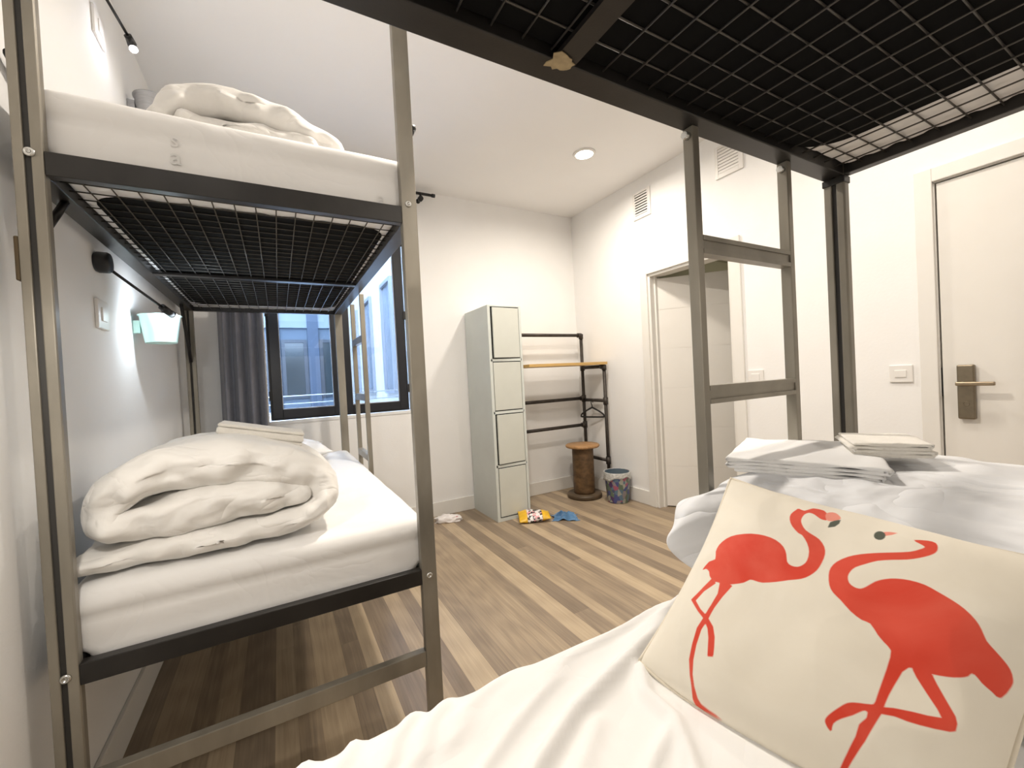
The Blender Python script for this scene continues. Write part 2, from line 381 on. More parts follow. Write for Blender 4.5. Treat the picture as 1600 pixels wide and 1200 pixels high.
def ribbon(path, length, axes, origin, nseg=24, puff=None, sub=8, wr=0.0, wscale=6.0, seed=0, capn=7, rough_end=0.0):
    """a padded sheet: path of (a, b, halfthickness) in the plane of axes[0], axes[1], swept along axes[2] by length"""
    A, Bx, Cx = [Vector(a) for a in axes]; O = Vector(origin)
    pts = catmull(path, sub); n = len(pts)
    tang = []
    for i in range(n):
        d = Vector((pts[min(i + 1, n - 1)][0] - pts[max(i - 1, 0)][0], pts[min(i + 1, n - 1)][1] - pts[max(i - 1, 0)][1])); tang.append(d.normalized())
    bm = NB(); rings = []
    for s in range(nseg + 1):
        # cosine spacing packs slices near both ends
        t = 0.5 - 0.5 * math.cos(PI * s / nseg); dist = t * length; near = min(dist, length - dist)
        ring = []
        def put(a, b_, nrm):
            p = O + A * a + Bx * b_ + Cx * dist
            if wr:
                q = p + Vector((seed * 3.1, seed * 1.7, seed * 2.3))
                w = fbm((q.x, q.y, q.z), wscale) * 0.6 + (1 - abs(fbm((q.x * 0.7 + q.z, q.y * 1.5, q.z * 1.6), wscale * 0.8, 2)) * 2.2) * 0.4
                p = p + (A * nrm[0] + Bx * nrm[1]) * (w * wr)
                if near < 0.12:
                    p = p + Cx * (fbm((q.x * 1.3, 3.0, q.z * 1.3), wscale * 1.2, 2) * rough_end * (1 if dist < length / 2 else -1) * (1 - near / 0.12))
            ring.append(bm.verts.new(p))
        up, dn = [], []
        for i, (a, b_, h) in enumerate(pts):
            pf = puff if puff else h
            k = min(1.0, near / pf); hh = max(h * math.sqrt(max(0.0, 1 - (1 - k) ** 2)), 0.0015)
            nx_, ny_ = -tang[i].y, tang[i].x
            up.append((a + nx_ * hh, b_ + ny_ * hh, (nx_, ny_))); dn.append((a - nx_ * hh, b_ - ny_ * hh, (-nx_, -ny_)))
            if i in (0, n - 1):
                e = []
                sg = -1 if i == 0 else 1
                for c_ in range(1, capn):
                    th = PI * c_ / capn
                    da = math.cos(th); db = math.sin(th)
                    vx = nx_ * da + sg * tang[i].x * db; vy = ny_ * da + sg * tang[i].y * db
                    e.append((a + vx * hh, b_ + vy * hh, (vx, vy)))
                if i == 0: cap0 = e
                else: cap1 = e
        for q in up + cap1 + dn[::-1] + cap0[::-1]: put(*q)
        rings.append(ring)
    m_ = len(rings[0])
    for a, b_ in zip(rings, rings[1:]):
        for k in range(m_):
            f = bm.faces.new((a[k], a[(k + 1) % m_], b_[(k + 1) % m_], b_[k])); f.smooth = True
    # end caps: strips between the upper and lower rows
    for rg, flip in ((rings[0], True), (rings[-1], False)):
        U = rg[:n]; D = rg[n + capn - 1: 2 * n + capn - 1][::-1]
        for i in range(n - 1):
            q = (U[i], U[i + 1], D[i + 1], D[i]); f = bm.faces.new(q if flip else q[::-1]); f.smooth = True
        c1 = rg[n - 1: n + capn]; f = bm.faces.new(c1 if flip else c1[::-1]); f.smooth = True
        c0 = rg[2 * n + capn - 2:] + [rg[0]]; f = bm.faces.new(c0 if flip else c0[::-1]); f.smooth = True
    return bm

# ================================================================== THE SETTING
def walls_with_holes(bm, u0, u1, z0, z1, holes, put):
    us = sorted({u0, u1, *[h[0] for h in holes], *[h[1] for h in holes]}); zs = sorted({z0, z1, *[h[2] for h in holes], *[h[3] for h in holes]})
    for a, b_ in zip(us, us[1:]):
        for c, d in zip(zs, zs[1:]):
            mu, mz = (a + b_) / 2, (c + d) / 2
            if any(h[0] < mu < h[1] and h[2] < mz < h[3] for h in holes): continue
            put(a, b_, c, d)
struct('floor', B(XL - 0.1, 4.6, YN - 0.1, YF + 0.0, -0.08, 0.0), M_FLOOR, origin=(0, 0, 0))
struct('ceiling', B(XL - 0.1, XR + 0.12, YN - 0.1, YF + 0.12, ZC, ZC + 0.1), M_CEIL)
struct('wall_left', B(XL - 0.1, XL, YN - 0.1, YF + 0.12, 0, ZC), M_WALL)
struct('wall_near', B(XL, XR + 0.12, YN - 0.1, YN, 0, ZC), M_WALL)
WIN = (-0.07, 1.0, 0.955, 2.56)
bm = NB(); walls_with_holes(bm, XL, XR + 0.12, 0, ZC, [WIN], lambda a, b_, c, d: box(bm, a, b_, YF, YF + 0.12, c, d))
struct('wall_far', bm, M_WALL)
D1 = (1.815, 2.575, 0.0, 2.03); D2 = (-0.115, 0.765, 0.0, 2.045)
bm = NB(); walls_with_holes(bm, YN, YF, 0, ZC, [D1, D2], lambda a, b_, c, d: box(bm, XR, XR + 0.12, a, b_, c, d))
struct('wall_right', bm, M_WALL)
# a small dim washroom behind the ajar door
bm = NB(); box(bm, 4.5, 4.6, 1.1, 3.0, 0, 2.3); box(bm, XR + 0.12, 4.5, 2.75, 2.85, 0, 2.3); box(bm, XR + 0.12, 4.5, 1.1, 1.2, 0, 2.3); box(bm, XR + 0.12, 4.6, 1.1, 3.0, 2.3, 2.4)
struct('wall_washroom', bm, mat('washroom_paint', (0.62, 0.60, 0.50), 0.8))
l = bpy.data.lights.new('washroom_fill_glow', 'POINT'); l.energy = 1.6; l.color = (1.0, 0.9, 0.68); l.shadow_soft_size = 0.05  # added fill light without a fixture, brightens the washroom
o = bpy.data.objects.new('washroom_fill_glow', l); COL.objects.link(o); o.location = (4.0, 2.1, 2.15)
BBH, BBT = 0.125, 0.014
struct('baseboard_far', B(XL, XR, YF - BBT, YF, 0, BBH), M_TRIM, bevel=0.003)
struct('baseboard_left', B(XL, XL + BBT, YN, YF - BBT, 0, BBH), M_TRIM, bevel=0.003)
bm = NB(); box(bm, XR - BBT, XR, D1[1] + 0.075, YF - BBT, 0, BBH); box(bm, XR - BBT, XR, D2[1] + 0.066, D1[0] - 0.08, 0, BBH); box(bm, XR - BBT, XR, YN, D2[0] - 0.07, 0, BBH)
struct('baseboard_right', bm, M_TRIM, bevel=0.003)

# ---- door_1: white panelled washroom door standing ajar
d1 = thing('door_1', 'white panelled washroom door standing ajar behind the ladder', 'door', (XR, 2.195, 0), kind='structure')
def door_trim(y0, y1, zt, w=0.075, t=0.018, x=XR):
    bm = NB(); box(bm, x - t, x, y1, y1 + w, 0, zt + w); box(bm, x - t, x, y0 - w, y0, 0, zt + w); box(bm, x - t, x, y0, y1, zt, zt + w); return bm
obj('trim', door_trim(D1[0], D1[1], D1[3]), M_TRIM, d1, bevel=0.003)
bm = NB(); box(bm, XR, XR + 0.12, D1[1] - 0.022, D1[1], 0, D1[3]); box(bm, XR, XR + 0.12, D1[0], D1[0] + 0.022, 0, D1[3]); box(bm, XR, XR + 0.12, D1[0] + .022, D1[1] - .022, D1[3] - 0.022, D1[3])
box(bm, XR + .05, XR + 0.075, D1[1] - 0.036, D1[1] - .022, 0, D1[3] - .022); 
obj('door_frame', bm, M_TRIM, d1)
TH = math.radians(40); HX, HY = XR + 0.075, D1[1] - 0.037
dv = Vector((math.sin(TH), -math.cos(TH), 0)); nv = Vector((math.cos(TH), math.sin(TH), 0))
bm = NB(); grooves = [0.06, 0.36, 0.70, 1.04, 1.38, 1.72, 1.99]
LEN = 0.70
for a, b_ in zip(grooves, grooves[1:]):
    lo = 0.012 if a < 0.1 else a + 0.0024; hi = b_ - 0.0024 if b_ < 1.9 else b_
    box(bm, 0, LEN, -0.002, 0.036, lo, hi)
box(bm, 0.002, LEN - 0.002, 0.000, 0.034, 0.013, 1.989)
for v in bm.verts: v.co = Vector((HX, HY, 0)) + dv * v.co.x + nv * v.co.y + Vector((0, 0, v.co.z))
leaf = obj('door_leaf', bm, M_DOOR, d1)
bm = NB(); p0 = Vector((HX, HY, 1.03)) + dv * (LEN - 0.06) - nv * 0.002
tube(bm, [p0, p0 - nv * 0.05], 0.009); tube(bm, [p0 - nv * 0.045, p0 - nv * 0.045 - dv * 0.12], 0.008)
obj('handle', bm, M_BRASS, leaf)
obj('strike_plate', B(XR + 0.02, XR + 0.05, D1[0] + 0.022, D1[0] + 0.024, 0.98, 1.10), M_BRASS, d1)
# ---- door_2: the entrance door
d2 = thing('door_2', 'cream entrance door with bronze card lock', 'door', (XR, 0.32, 0), kind='structure')
obj('trim', door_trim(D2[0], D2[1], D2[3], 0.066), M_TRIM, d2, bevel=0.003)
bm = NB(); box(bm, XR + 0.002, XR + 0.1, D2[1] - 0.004, D2[1], 0, D2[3]); box(bm, XR + .002, XR + 0.1, D2[0], D2[0] + 0.004, 0, D2[3]); box(bm, XR + .002, XR + 0.1, D2[0], D2[1], D2[3] - 0.004, D2[3]); box(bm, XR + 0.06, XR + 0.12, D2[0], D2[1], 0, D2[3])
obj('door_frame', bm, M_TRIM, d2)
leaf = obj('door_leaf', B(XR + 0.004, XR + 0.045, D2[0] + 0.010, D2[1] - 0.010, 0.006, D2[3] - 0.010), M_DOOR, d2, bevel=0.002)
lock = obj('card_lock_plate', B(XR - 0.022, XR + 0.004, 0.643, 0.702, 0.893, 1.150), M_BRASS, d2, bevel=0.006)
bm = NB(); lathe(bm, [(0.011, 0), (0.011, -0.002), (0.0085, -0.002), (0.0085, -0.0006)], (XR - 0.022, 0.672, 0.966), axis='x', seg=20)
obj('key_cover', bm, M_BRASS, lock)
bm = NB(); tube(bm, [(XR - 0.02, 0.684, 1.062), (XR - 0.062, 0.684, 1.062)], 0.010); box(bm, XR - 0.072, XR - 0.054, 0.570, 0.696, 1.053, 1.071)
obj('lever_handle', bm, mat('lever_bronze', (0.30, 0.24, 0.165), 0.3, metallic=0.75), lock, bevel=0.004)
obj('latch', B(XR + 0.0045, XR + 0.006, D2[1] - 0.0098, D2[1] - 0.0042, 1.0, 1.14), M_DARK, d2)

# ---- window_1
w1 = thing('window_1', 'dark framed casement window with two leaves onto the courtyard', 'window', (0.465, YF, WIN[2]), kind='structure')
x0, x1, z0, z1 = WIN; yf0, yf1 = YF + 0.02, YF + 0.075
def rect_frame(bm, x0, x1, z0, z1, y0, y1, w, wt=None):
    wt = wt or w
    box(bm, x0, x0 + w, y0, y1, z0, z1); box(bm, x1 - w, x1, y0, y1, z0, z1); box(bm, x0 + w, x1 - w, y0, y1, z0, z0 + w); box(bm, x0 + w, x1 - w, y0, y1, z1 - w, z1); return bm
obj('window_frame', rect_frame(NB(), x0 + 0.012, x1 - 0.012, z0 + 0.012, z1 - 0.012, yf0 + 0.01, yf1, 0.035), M_WINFRAME, w1, bevel=0.002)
xm = 0.455
for (a, b_, sg) in ((x0 + 0.025, xm, 1), (xm + 0.002, x1 - 0.025, -1)):
    sash = obj('sash', rect_frame(NB(), a, b_, z0 + 0.025, z1 - 0.025, yf0 - 0.012, yf1 - 0.015, 0.068), M_WINFRAME, w1, bevel=0.003)
    bm = NB(); gb = 0.007
    rect_frame(bm, a + 0.066, b_ - 0.066, z0 + 0.091, z1 - 0.091, yf0 + 0.008, yf0 + 0.032, gb)
    obj('glazing_bead', bm, mat('pale_bead', (0.62, 0.66, 0.72), 0.4), sash)
    obj('pane', B(a + 0.068, b_ - 0.068, yf0 + 0.018, yf0 + 0.022, z0 + 0.093, z1 - 0.093), M_GLASS, sash)
bm = NB()
for zz in (1.12, 1.75, 2.38): box(bm, x1 - 0.03, x1 - 0.008, yf0 - 0.02, yf0 + 0.0, zz, zz + 0.07); box(bm, x0 + 0.008, x0 + 0.03, yf0 - 0.02, yf0, zz, zz + 0.07)
obj('hinge', bm, M_BLACK, w1, bevel=0.002)
bm = NB(); box(bm, x0 - 0.0, x1 + 0.0, YF - 0.006, YF + 0.02, z0 - 0.014, z0 + 0.008)
obj('window_sill', bm, mat('sill_white', (0.84, 0.84, 0.84), 0.4), w1)

# ---- vents on the right wall
def vent(y0, y1, z0, z1, dark, label):
    t = thing('air_vent', label, 'vent', (XR, (y0 + y1) / 2, z0), 'louvred air vents high on the right wall')
    bm = NB(); m = 0.032
    box(bm, XR - 0.012, XR, y0, y0 + m, z0, z1); box(bm, XR - 0.012, XR, y1 - m * 0.7, y1, z0, z1); box(bm, XR - 0.012, XR, y0 + m, y1 - m * 0.7, z0, z0 + m); box(bm, XR - 0.012, XR, y0 + m, y1 - m * 0.7, z1 - m * 0.6, z1)
    obj('vent_frame', bm, M_PLATE, t, bevel=0.002)
    bm = NB(); n = 8; za, zb = z0 + m, z1 - m * 0.6
    for i in range(n):
        zc = za + (i + 0.5) * (zb - za) / n; h = (zb - za) / n * (0.27 if dark else 0.40)
        box(bm, XR - 0.009, XR - 0.002, y0 + m, y1 - m * 0.7, zc - h, zc + h)
    obj('louvre', bm, M_PLATE, t)
    obj('backing', B(XR - 0.0015, XR - 0.0005, y0 + m, y1 - m * 0.7, za, zb), M_DARK if dark else mat('grey_backing', (0.3, 0.29, 0.27), 0.8), t)
vent(2.500, 2.695, 2.530, 2.765, True, 'white louvred air vent with dark slots near the far corner')
vent(1.690, 1.895, 2.545, 2.770, False, 'white louvred air vent beside the ladder, partly behind the upper bunk rail')

# ---- ceiling downlights, the last two added as unseen fill
t = None
for i, (x, y, w) in enumerate(DOWNLIGHTS):
    t = thing('ceiling_downlight', ['round glowing ceiling downlight near the far right corner', 'round ceiling downlight near the entrance door', 'unseen ceiling downlight added as fill above the aisle between the bunks', 'unseen ceiling downlight added as fill behind the viewer'][i], 'ceiling light', (x, y, ZC - 0.012), 'ceiling downlights')
    bm = NB(); lathe(bm, [(0.066, -0.004), (0.068, -0.012), (0.080, -0.010), (0.086, -0.001), (0.066, -0.001), (0.066, -0.004)], (x, y, ZC), 40)
    obj('rim', bm, M_PLATE, t)
    bm = NB(); lathe(bm, [(0.0665, -0.003), (0.0665, -0.008), (0.0, -0.010)], (x, y, ZC), 40)
    obj('diffuser', bm, M_DLGLOW, t)

# ---- switch and socket plates
def wall_plate(side, y0, y1, z0, z1, label, kind, ry, rz):
    t = thing('wall_switch' if kind == 'switch' else 'wall_socket', label, kind, ((XR if side > 0 else XL), (y0 + y1) / 2, z0))
    s = -1 if side > 0 else 1; X0 = XR if side > 0 else XL
    def bx(d0, d1, ya, yb, za, zb): return B(min(X0 + s * d0, X0 + s * d1), max(X0 + s * d0, X0 + s * d1), ya, yb, za, zb)
    obj('cover_plate', bx(0, 0.010, y0, y1, z0, z1), M_PLATE, t, bevel=0.003)
    yc, zc = (y0 + y1) / 2, (z0 + z1) / 2
    obj('rocker', bx(0.0095, 0.0145, yc - ry, yc + ry, zc - rz, zc + rz), M_PLATE, t, bevel=0.002)
    return t
wall_plate(1, 0.862, 0.957, 1.070, 1.160, 'white light switch beside the entrance door trim', 'switch', 0.024, 0.019)
wall_plate(1, 1.615, 1.720, 1.063, 1.166, 'white light switch between the ladder poles, beside the ajar door', 'switch', 0.026, 0.026)
wall_plate(-1, 1.925, 2.030, 1.443, 1.545, 'white square switch plate under the reading lamp of the lower bunk', 'switch', 0.024, 0.024)
wall_plate(-1, 2.085, 2.200, 2.560, 2.665, 'white switch plate on the left wall above the upper bunk', 'switch', 0.022, 0.024)

# ================================================================== BUNK BEDS
def channel_post(bm, bmg, x0, x1, y0, y1, z0, z1, face):
    """square steel post; 'face' carries a sunk slot"""
    g = 0.0055; d = 0.006
    if face is None: box(bm, x0, x1, y0, y1, z0, z1); return
    ax, sg = face
    if ax == 'y':
        xm = (x0 + x1) / 2 - 0.001; yo, yi = (y0, y0 + d) if sg < 0 else (y1 - d, y1)
        box(bm, x0, x1, *( (y0 + d, y1) if sg < 0 else (y0, y1 - d)), z0, z1)
        box(bm, x0, xm - g, yo, yi, z0, z1); box(bm, xm + g, x1, yo, yi, z0, z1)
        box(bmg, xm - g, xm + g, *((y0 + d - 0.0008, y0 + d + .0002) if sg < 0 else (y1 - d - 0.0002, y1 - d + 0.0008)), z0, z1)
    else:
        ym = (y0 + y1) / 2; xo, xi = (x0, x0 + d) if sg < 0 else (x1 - d, x1)
        box(bm, *((x0 + d, x1) if sg < 0 else (x0, x1 - d)), y0, y1, z0, z1)
        box(bm, xo, xi, y0, ym - g, z0, z1); box(bm, xo, xi, ym + g, y1, z0, z1)
        box(bmg, *((x0 + d - 0.0008, x0 + d + 0.0002) if sg < 0 else (x1 - d - 0.0002, x1 - d + 0.0008)), ym - g, ym + g, z0, z1)

def wire_grid(x0, x1, y0, y1, z, stepx, stepy, r=0.0019, off=0.0):
    bm = NB()
    n = int((x1 - x0) / stepx); sx = (x1 - x0) / n
    for i in range(n + 1):
        x = x0 + i * sx; tube(bm, [(x, y0, z), (x, y1, z)], r, 5)
    n = int((y1 - y0) / stepy); sy = (y1 - y0) / n
    for i in range(n + 1):
        y = y0 + i * sy; tube(bm, [(x0, y, z + 2 * r * 0.9), (x1, y, z + 2 * r * 0.9)], r, 5)
    return bm

def bolt(p, axis, sg, parent, r=0.0105):
    bm = NB(); s = sg
    lathe(bm, [(r, 0), (r, s * 0.003), (r * 0.75, s * 0.0055), (r * 0.45, s * 0.0055), (r * 0.45, s * 0.0025), (0, s * 0.0025)], p, 18, axis=axis)
    return obj('bolt', bm, M_BOLT, parent)

Z_LO, Z_LO1 = 0.533, 0.583      # lower rails
Z_UP, Z_UP1 = 1.720, 1.775      # upper rails
ZP = 2.45
def bunk_bed(name, label, X0, X1, Y0, Y1, long_axis, posts, loc):
    t = thing(name, label, 'bunk bed', loc, 'black steel bunk beds')
    P, Q = 0.05, 0.03        # long faces 5 cm, end faces 3 cm
    PX, PY = (P, Q) if long_axis == 'y' else (Q, P)
    for (x, y, face) in posts:
        bm, bg_ = NB(), NB(); channel_post(bm, bg_, x, x + PX, y, y + PY, 0.0, ZP, face)
        po = obj('post', bm, M_POST, t, bevel=0.0025)
        if face: obj('slot', bg_, M_GROOVE, po)
        else: bg_.free()
    for (za, zb) in ((Z_LO, Z_LO1), (Z_UP, Z_UP1)):
        i = 0.002
        if long_axis == 'y':
            for (x0, x1) in ((X0, X0 + P), (X1 - P, X1)): obj('side_rail', B(x0, x1, Y0 + Q, Y1 - Q, za, zb), M_RAIL, t, bevel=0.002)
            for (y0, y1) in ((Y0 + i, Y0 + Q), (Y1 - Q, Y1 - i)): obj('end_rail', B(X0 + P, X1 - P, y0, y1, za, zb), M_RAIL, t, bevel=0.002)
            yc = (Y0 + Y1) / 2
            obj('cross_bar', B(X0 + P, X1 - P, yc - 0.02, yc + 0.02, za + 0.001, za + 0.0095), M_RAIL, t)
        else:
            for (y0, y1) in ((Y0, Y0 + P), (Y1 - P, Y1)): obj('side_rail', B(X0 + Q, X1 - Q, y0, y1, za, zb), M_RAIL, t, bevel=0.002)
            for (x0, x1) in ((X0 + i, X0 + Q), (X1 - Q, X1 - i)): obj('end_rail', B(x0, x1, Y0 + P, Y1 - P, za, zb), M_RAIL, t, bevel=0.002)
            xc = 0.446
            obj('cross_bar', B(xc - 0.02, xc + 0.02, Y0 + P, Y1 - P, za + 0.001, za + 0.0095), M_RAIL, t)
        sx, sy = (0.052, 0.055) if long_axis == 'y' else (0.055, 0.0505)
        obj('wire_mesh', wire_grid(X0 + PX - 0.008, X1 - PX + 0.008, Y0 + PY - 0.008, Y1 - PY + 0.008, za + 0.0135, sx, sy), M_WIRE, t)
    return t

# --- left bunk bed, long side along the left wall
LX0, LX1, LY0, LY1 = -0.490, 0.430, 1.35, 3.27
bedL = bunk_bed('bunk_bed', 'black steel bunk bed along the left wall, its foot end facing the viewer', LX0, LX1, LY0, LY1, 'y',
    [(LX0, LY0, ('y', -1)), (LX1 - 0.05, LY0, None), (LX0, LY1 - 0.03, ('y', -1)), (LX1 - 0.05, LY1 - 0.03, None)], ((LX0 + LX1) / 2, (LY0 + LY1) / 2, 0))
obj('foot_bar', B(LX0 + 0.05, LX1 - 0.05, LY0 + 0.002, LY0 + 0.030, 0.262, 0.312), M_POST, bedL, bevel=0.002)
obj('foot_bar', B(LX0 + 0.05, LX1 - 0.05, LY1 - 0.030, LY1 - 0.002, 0.262, 0.312), M_POST, bedL, bevel=0.002)
obj('guard_bar', B(LX0 + 0.05, LX1 - 0.05, LY0 + 0.002, LY0 + 0.028, ZP - 0.05, ZP), M_RAIL, bedL, bevel=0.002)
for (x, z) in ((-0.462, 1.766), (0.402, 1.784), (-0.462, 0.560), (0.404, 0.560)): bolt((x, LY0, z), 'y', -1, bedL)
bolt((-0.425, LY0 + 0.002, 0.287), 'y', -1, bedL)
for (ya, yb, za, zb) in ((1.395, 1.53, 1.60, 1.725), (3.225, 3.02, 1.40, 1.725)):       # knee braces at the wall side
    bm = NB(); tube(bm, [(-0.462, ya, za), (-0.462, yb, zb)], 0.009, 8); obj('knee_brace', bm, M_RAIL, bedL)
obj('wall_bracket', B(-0.4985, LX0, 1.352, 1.388, 1.475, 1.575), mat('bracket_bronze', (0.12, 0.085, 0.045), 0.5, metallic=0.4), bedL, bevel=0.003)
bm = NB(); tube(bm, [(0.428, 1.378, 2.052), (0.446, 1.378, 2.055)], [0.011, 0.011], 14); tube(bm, [(0.444, 1.378, 2.055), (0.433, 1.376, 2.022)], [0.008, 0.003], 10)
obj('coat_peg', bm, M_BLACK, bedL)

def ladder(bed, run, fixed, a0, a1, thick, ztop, rungs, zlow=0.06):
    """two uprights and flat rungs, hung beside a long rail"""
    root = None
    def bx(a, b_, c, d, z0, z1): return B(a, b_, c, d, z0, z1) if run == 'x' else B(c, d, a, b_, z0, z1)
    f0, f1 = fixed
    bm = bx(a0, a0 + thick, f0, f1, zlow, ztop)
    root = obj('ladder', bm, M_POST, bed, bevel=0.002)
    obj('ladder_upright', bx(a1 - thick, a1, f0, f1, zlow, ztop), M_POST, root, bevel=0.002)
    for k, z in enumerate(rungs):
        bm = NB(); q = 0.004
        if run == 'x':
            box(bm, a0 + thick, a1 - thick, f0 + q, f1 - q, z - 0.012, z + 0.012)
            box(bm, a0 + thick, a1 - thick, f0, f1, z - 0.020, z - 0.010); box(bm, a0 + thick, a1 - thick, f0, f1, z + 0.010, z + 0.020)
        else:
            box(bm, f0, f1, a0 + thick, a1 - thick, z - 0.020, z + 0.020)
        obj('rung', bm, M_POST, root)
    for a in (a0, a1 - thick):
        bm = NB()
        if run == 'x': tube(bm, [(a - 0.014, f0 + 0.012, ztop - 0.02), (a + 0.002, f0 + 0.012, ztop - 0.02)], 0.008, 8)
        else: tube(bm, [(f0 + 0.01, a + thick - 0.002, ztop - 0.03), (f0 + 0.01, a + thick + 0.012, ztop - 0.03)], 0.008, 8)
        obj('hook_pin', bm, M_BOLT, root)
    return root
ladder(bedL, 'y', (0.4305, 0.4555), 2.50, 2.86, 0.022, Z_UP + 0.004, [1.47, 1.13, 0.78, 0.43])

# --- right bunk bed, over the viewer, long side along the room
RX0, RX1, RY0, RY1 = -0.490, 1.440, -0.290, 0.610
bedR = bunk_bed('bunk_bed', 'black steel bunk bed in the foreground with its wire base overhead and a ladder', RX0, RX1, RY0, RY1, 'x',
    [(RX0, RY0, None), (RX1 - 0.03, RY0, None), (RX0, RY1 - 0.05, None), (RX1 - 0.03, RY1 - 0.05, ('x', -1))], ((RX0 + RX1) / 2, (RY0 + RY1) / 2, 0))
ladder(bedR, 'x', (0.583, 0.609), 0.800, 1.186, 0.020, Z_UP, [1.468, 1.140, 0.806, 0.47])
bm = NB(); obj('corner_bracket', B(RX1 - 0.034, RX1 + 0.002, RY1 - 0.053, RY1 + 0.002, Z_UP - 0.020, Z_UP - 0.001), M_RAIL, bedR, bevel=0.002); vs_ = []          # torn paper stuck on the rail by the cross bar
for k in range(22):
    a = 2 * PI * k / 22; rr = 0.019 * (1 + 0.35 * math.sin(3 * a + 1) * random.random() + 0.2 * random.uniform(-1, 1)) 
    vs_.append((0.437 + rr * 1.25 * math.cos(a), 0.559 + rr * 0.95 * math.sin(a)))
lo = [bm.verts.new((x, max(y, 0.5605) if y > 0.56 else y, Z_UP - 0.0015)) for x, y in vs_]; hi = [bm.verts.new((x, y, Z_UP)) for x, y in vs_]
bm.faces.new(lo); bm.faces.new(hi[::-1])
for k in range(22): bm.faces.new((lo[k], lo[(k + 1) % 22], hi[(k + 1) % 22], hi[k]))
obj('torn_sticker', bm, M_PATCH, bedR)

# ================================================================== MATTRESSES
def mattress(name, label, x0, x1, y0, y1, z0, z1, under, nx, ny, fn=None, group='white mattresses in fitted sheets', r=0.034, seed=0, letters=(), bulge=None):
    def disp(p, n):
        w = fbm((p.x + seed, p.y, p.z * 2), 3.0) * 0.004
        k = (p.z - z0) / (z1 - z0)
        if n.z < 0.7 and 0.05 < k < 0.97: w += 0.004 * math.exp(-((k - 0.78) / 0.06) ** 2) + 0.0025 * math.exp(-((k - 0.2) / 0.06) ** 2) - 0.004 * math.exp(-((k - 0.62) / 0.05) ** 2)
        q = p + n * w
        if bulge:
            kb = max(0.0, min(1.0, (p.z - bulge[0]) / 0.035)); kb = kb * kb * (3 - 2 * kb)
            q.x += kb * bulge[1] * max(-1, min(1, (p.x - (x0 + x1) / 2) / ((x1 - x0) / 2 - 0.05))); q.y += kb * bulge[2] * max(-1, min(1, (p.y - (y0 + y1) / 2) / ((y1 - y0) / 2 - 0.05)))
        if p.z > (z0 + z1) / 2:   # slight crown
            cx = 1 - ((p.x - (x0 + x1) / 2) / ((x1 - x0) / 2)) ** 2; cy = 1 - ((p.y - (y0 + y1) / 2) / ((y1 - y0) / 2)) ** 2
            q.z += 0.010 * max(0, min(1, cx * 3)) * max(0, min(1, cy * 3)) * ((p.z - (z0 + z1) / 2) / ((z1 - z0) / 2))
        else:
            q.z = max(q.z, z0)
            if n.z < -0.6 and min(p.x - x0, x1 - p.x, p.y - y0, y1 - p.y) < 0.13: q.z = z0 + 0.004 * max(0, math.sin(p.x * 70 + p.y * 95))
        if fn: q = fn(q, n)
        return q
    o = obj(name, rounded_box_grid(x0, x1, y0, y1, z0, z1, r, nx, ny, 16, disp, rb=0.012), M_SHEET, smooth=True)
    tag(o, label, 'mattress', group)
    ux0, ux1, uy0, uy1, ur = under
    bm = NB(); ring = []
    for (cx, cy, a0) in ((ux1 - ur, uy1 - ur, 0), (ux0 + ur, uy1 - ur, 90), (ux0 + ur, uy0 + ur, 180), (ux1 - ur, uy0 + ur, 270)):
        for k in range(9): a = math.radians(a0 + 90 * k / 8); ring.append((cx + ur * math.cos(a), cy + ur * math.sin(a)))
    # slightly wavy elastic edge
    pts = [(x + 0.006 * math.sin(17 * y + 3 * x), y + 0.006 * math.sin(13 * x)) for x, y in ring]
    a = [bm.verts.new((x, y, z0 - 0.0015)) for x, y in pts]; b_ = [bm.verts.new((x, y, z0 + 0.0005)) for x, y in pts]
    bm.faces.new(a[::-1]); bm.faces.new(b_)
    for k in range(len(a)): bm.faces.new((a[k], a[(k + 1) % len(a)], b_[(k + 1) % len(a)], b_[k]))
    obj('underside_cloth', bm, M_BLACKCLOTH, o)
    for (ch, lx, lz, size, rot, faint) in letters:
        cu = bpy.data.curves.new('print', 'FONT'); cu.body = ch; cu.size = size; cu.extrude = 0.0004
        tmp = bpy.data.objects.new('print', cu); COL.objects.link(tmp)
        me = bpy.data.meshes.new_from_object(tmp.evaluated_get(bpy.context.evaluated_depsgraph_get()))
        COL.objects.unlink(tmp); bpy.data.objects.remove(tmp)
        bm = NB(); bm.from_mesh(me); bpy.data.meshes.remove(me)
        for v in bm.verts:
            ca, sa = math.cos(rot), math.sin(rot); x, y = v.co.x * ca - v.co.y * sa, v.co.x * sa + v.co.y * ca
            v.co = Vector((lx + x, y0 - 0.0048 + v.co.z, lz + y))
        obj('sheet_print', bm, faint, o)
    return o
MZ = 0.168
M_L1 = mat('faint_print_a', (0.68, 0.68, 0.665), 0.8); M_L2 = mat('faint_print_b', (0.735, 0.725, 0.71), 0.8)
mattress('mattress', 'white sheeted mattress on the top bunk by the left wall', -0.4385, 0.3785, 1.3825, 3.2385, Z_UP + 0.0205, 1.945, (-0.415, 0.357, 1.485, 3.10, 0.10), 48, 90, bulge=(Z_UP1 - 0.004, 0.040, 0.0),
         letters=[('a', -0.2155, 1.803, 0.062, 0, M_L1), ('s', -0.2135, 1.850, 0.055, 0, M_L2), ('a', 0.312, 1.783, 0.05, 0, M_L2)])
mattress('mattress', 'white sheeted mattress on the lower left bunk under the rolled duvet', -0.4385, 0.3785, 1.3825, 3.2385, Z_LO + 0.0205, 0.742, (-0.425, 0.365, 1.53, 3.1, 0.10), 48, 90, seed=4, bulge=(Z_LO1 - 0.004, 0.040, 0.0))
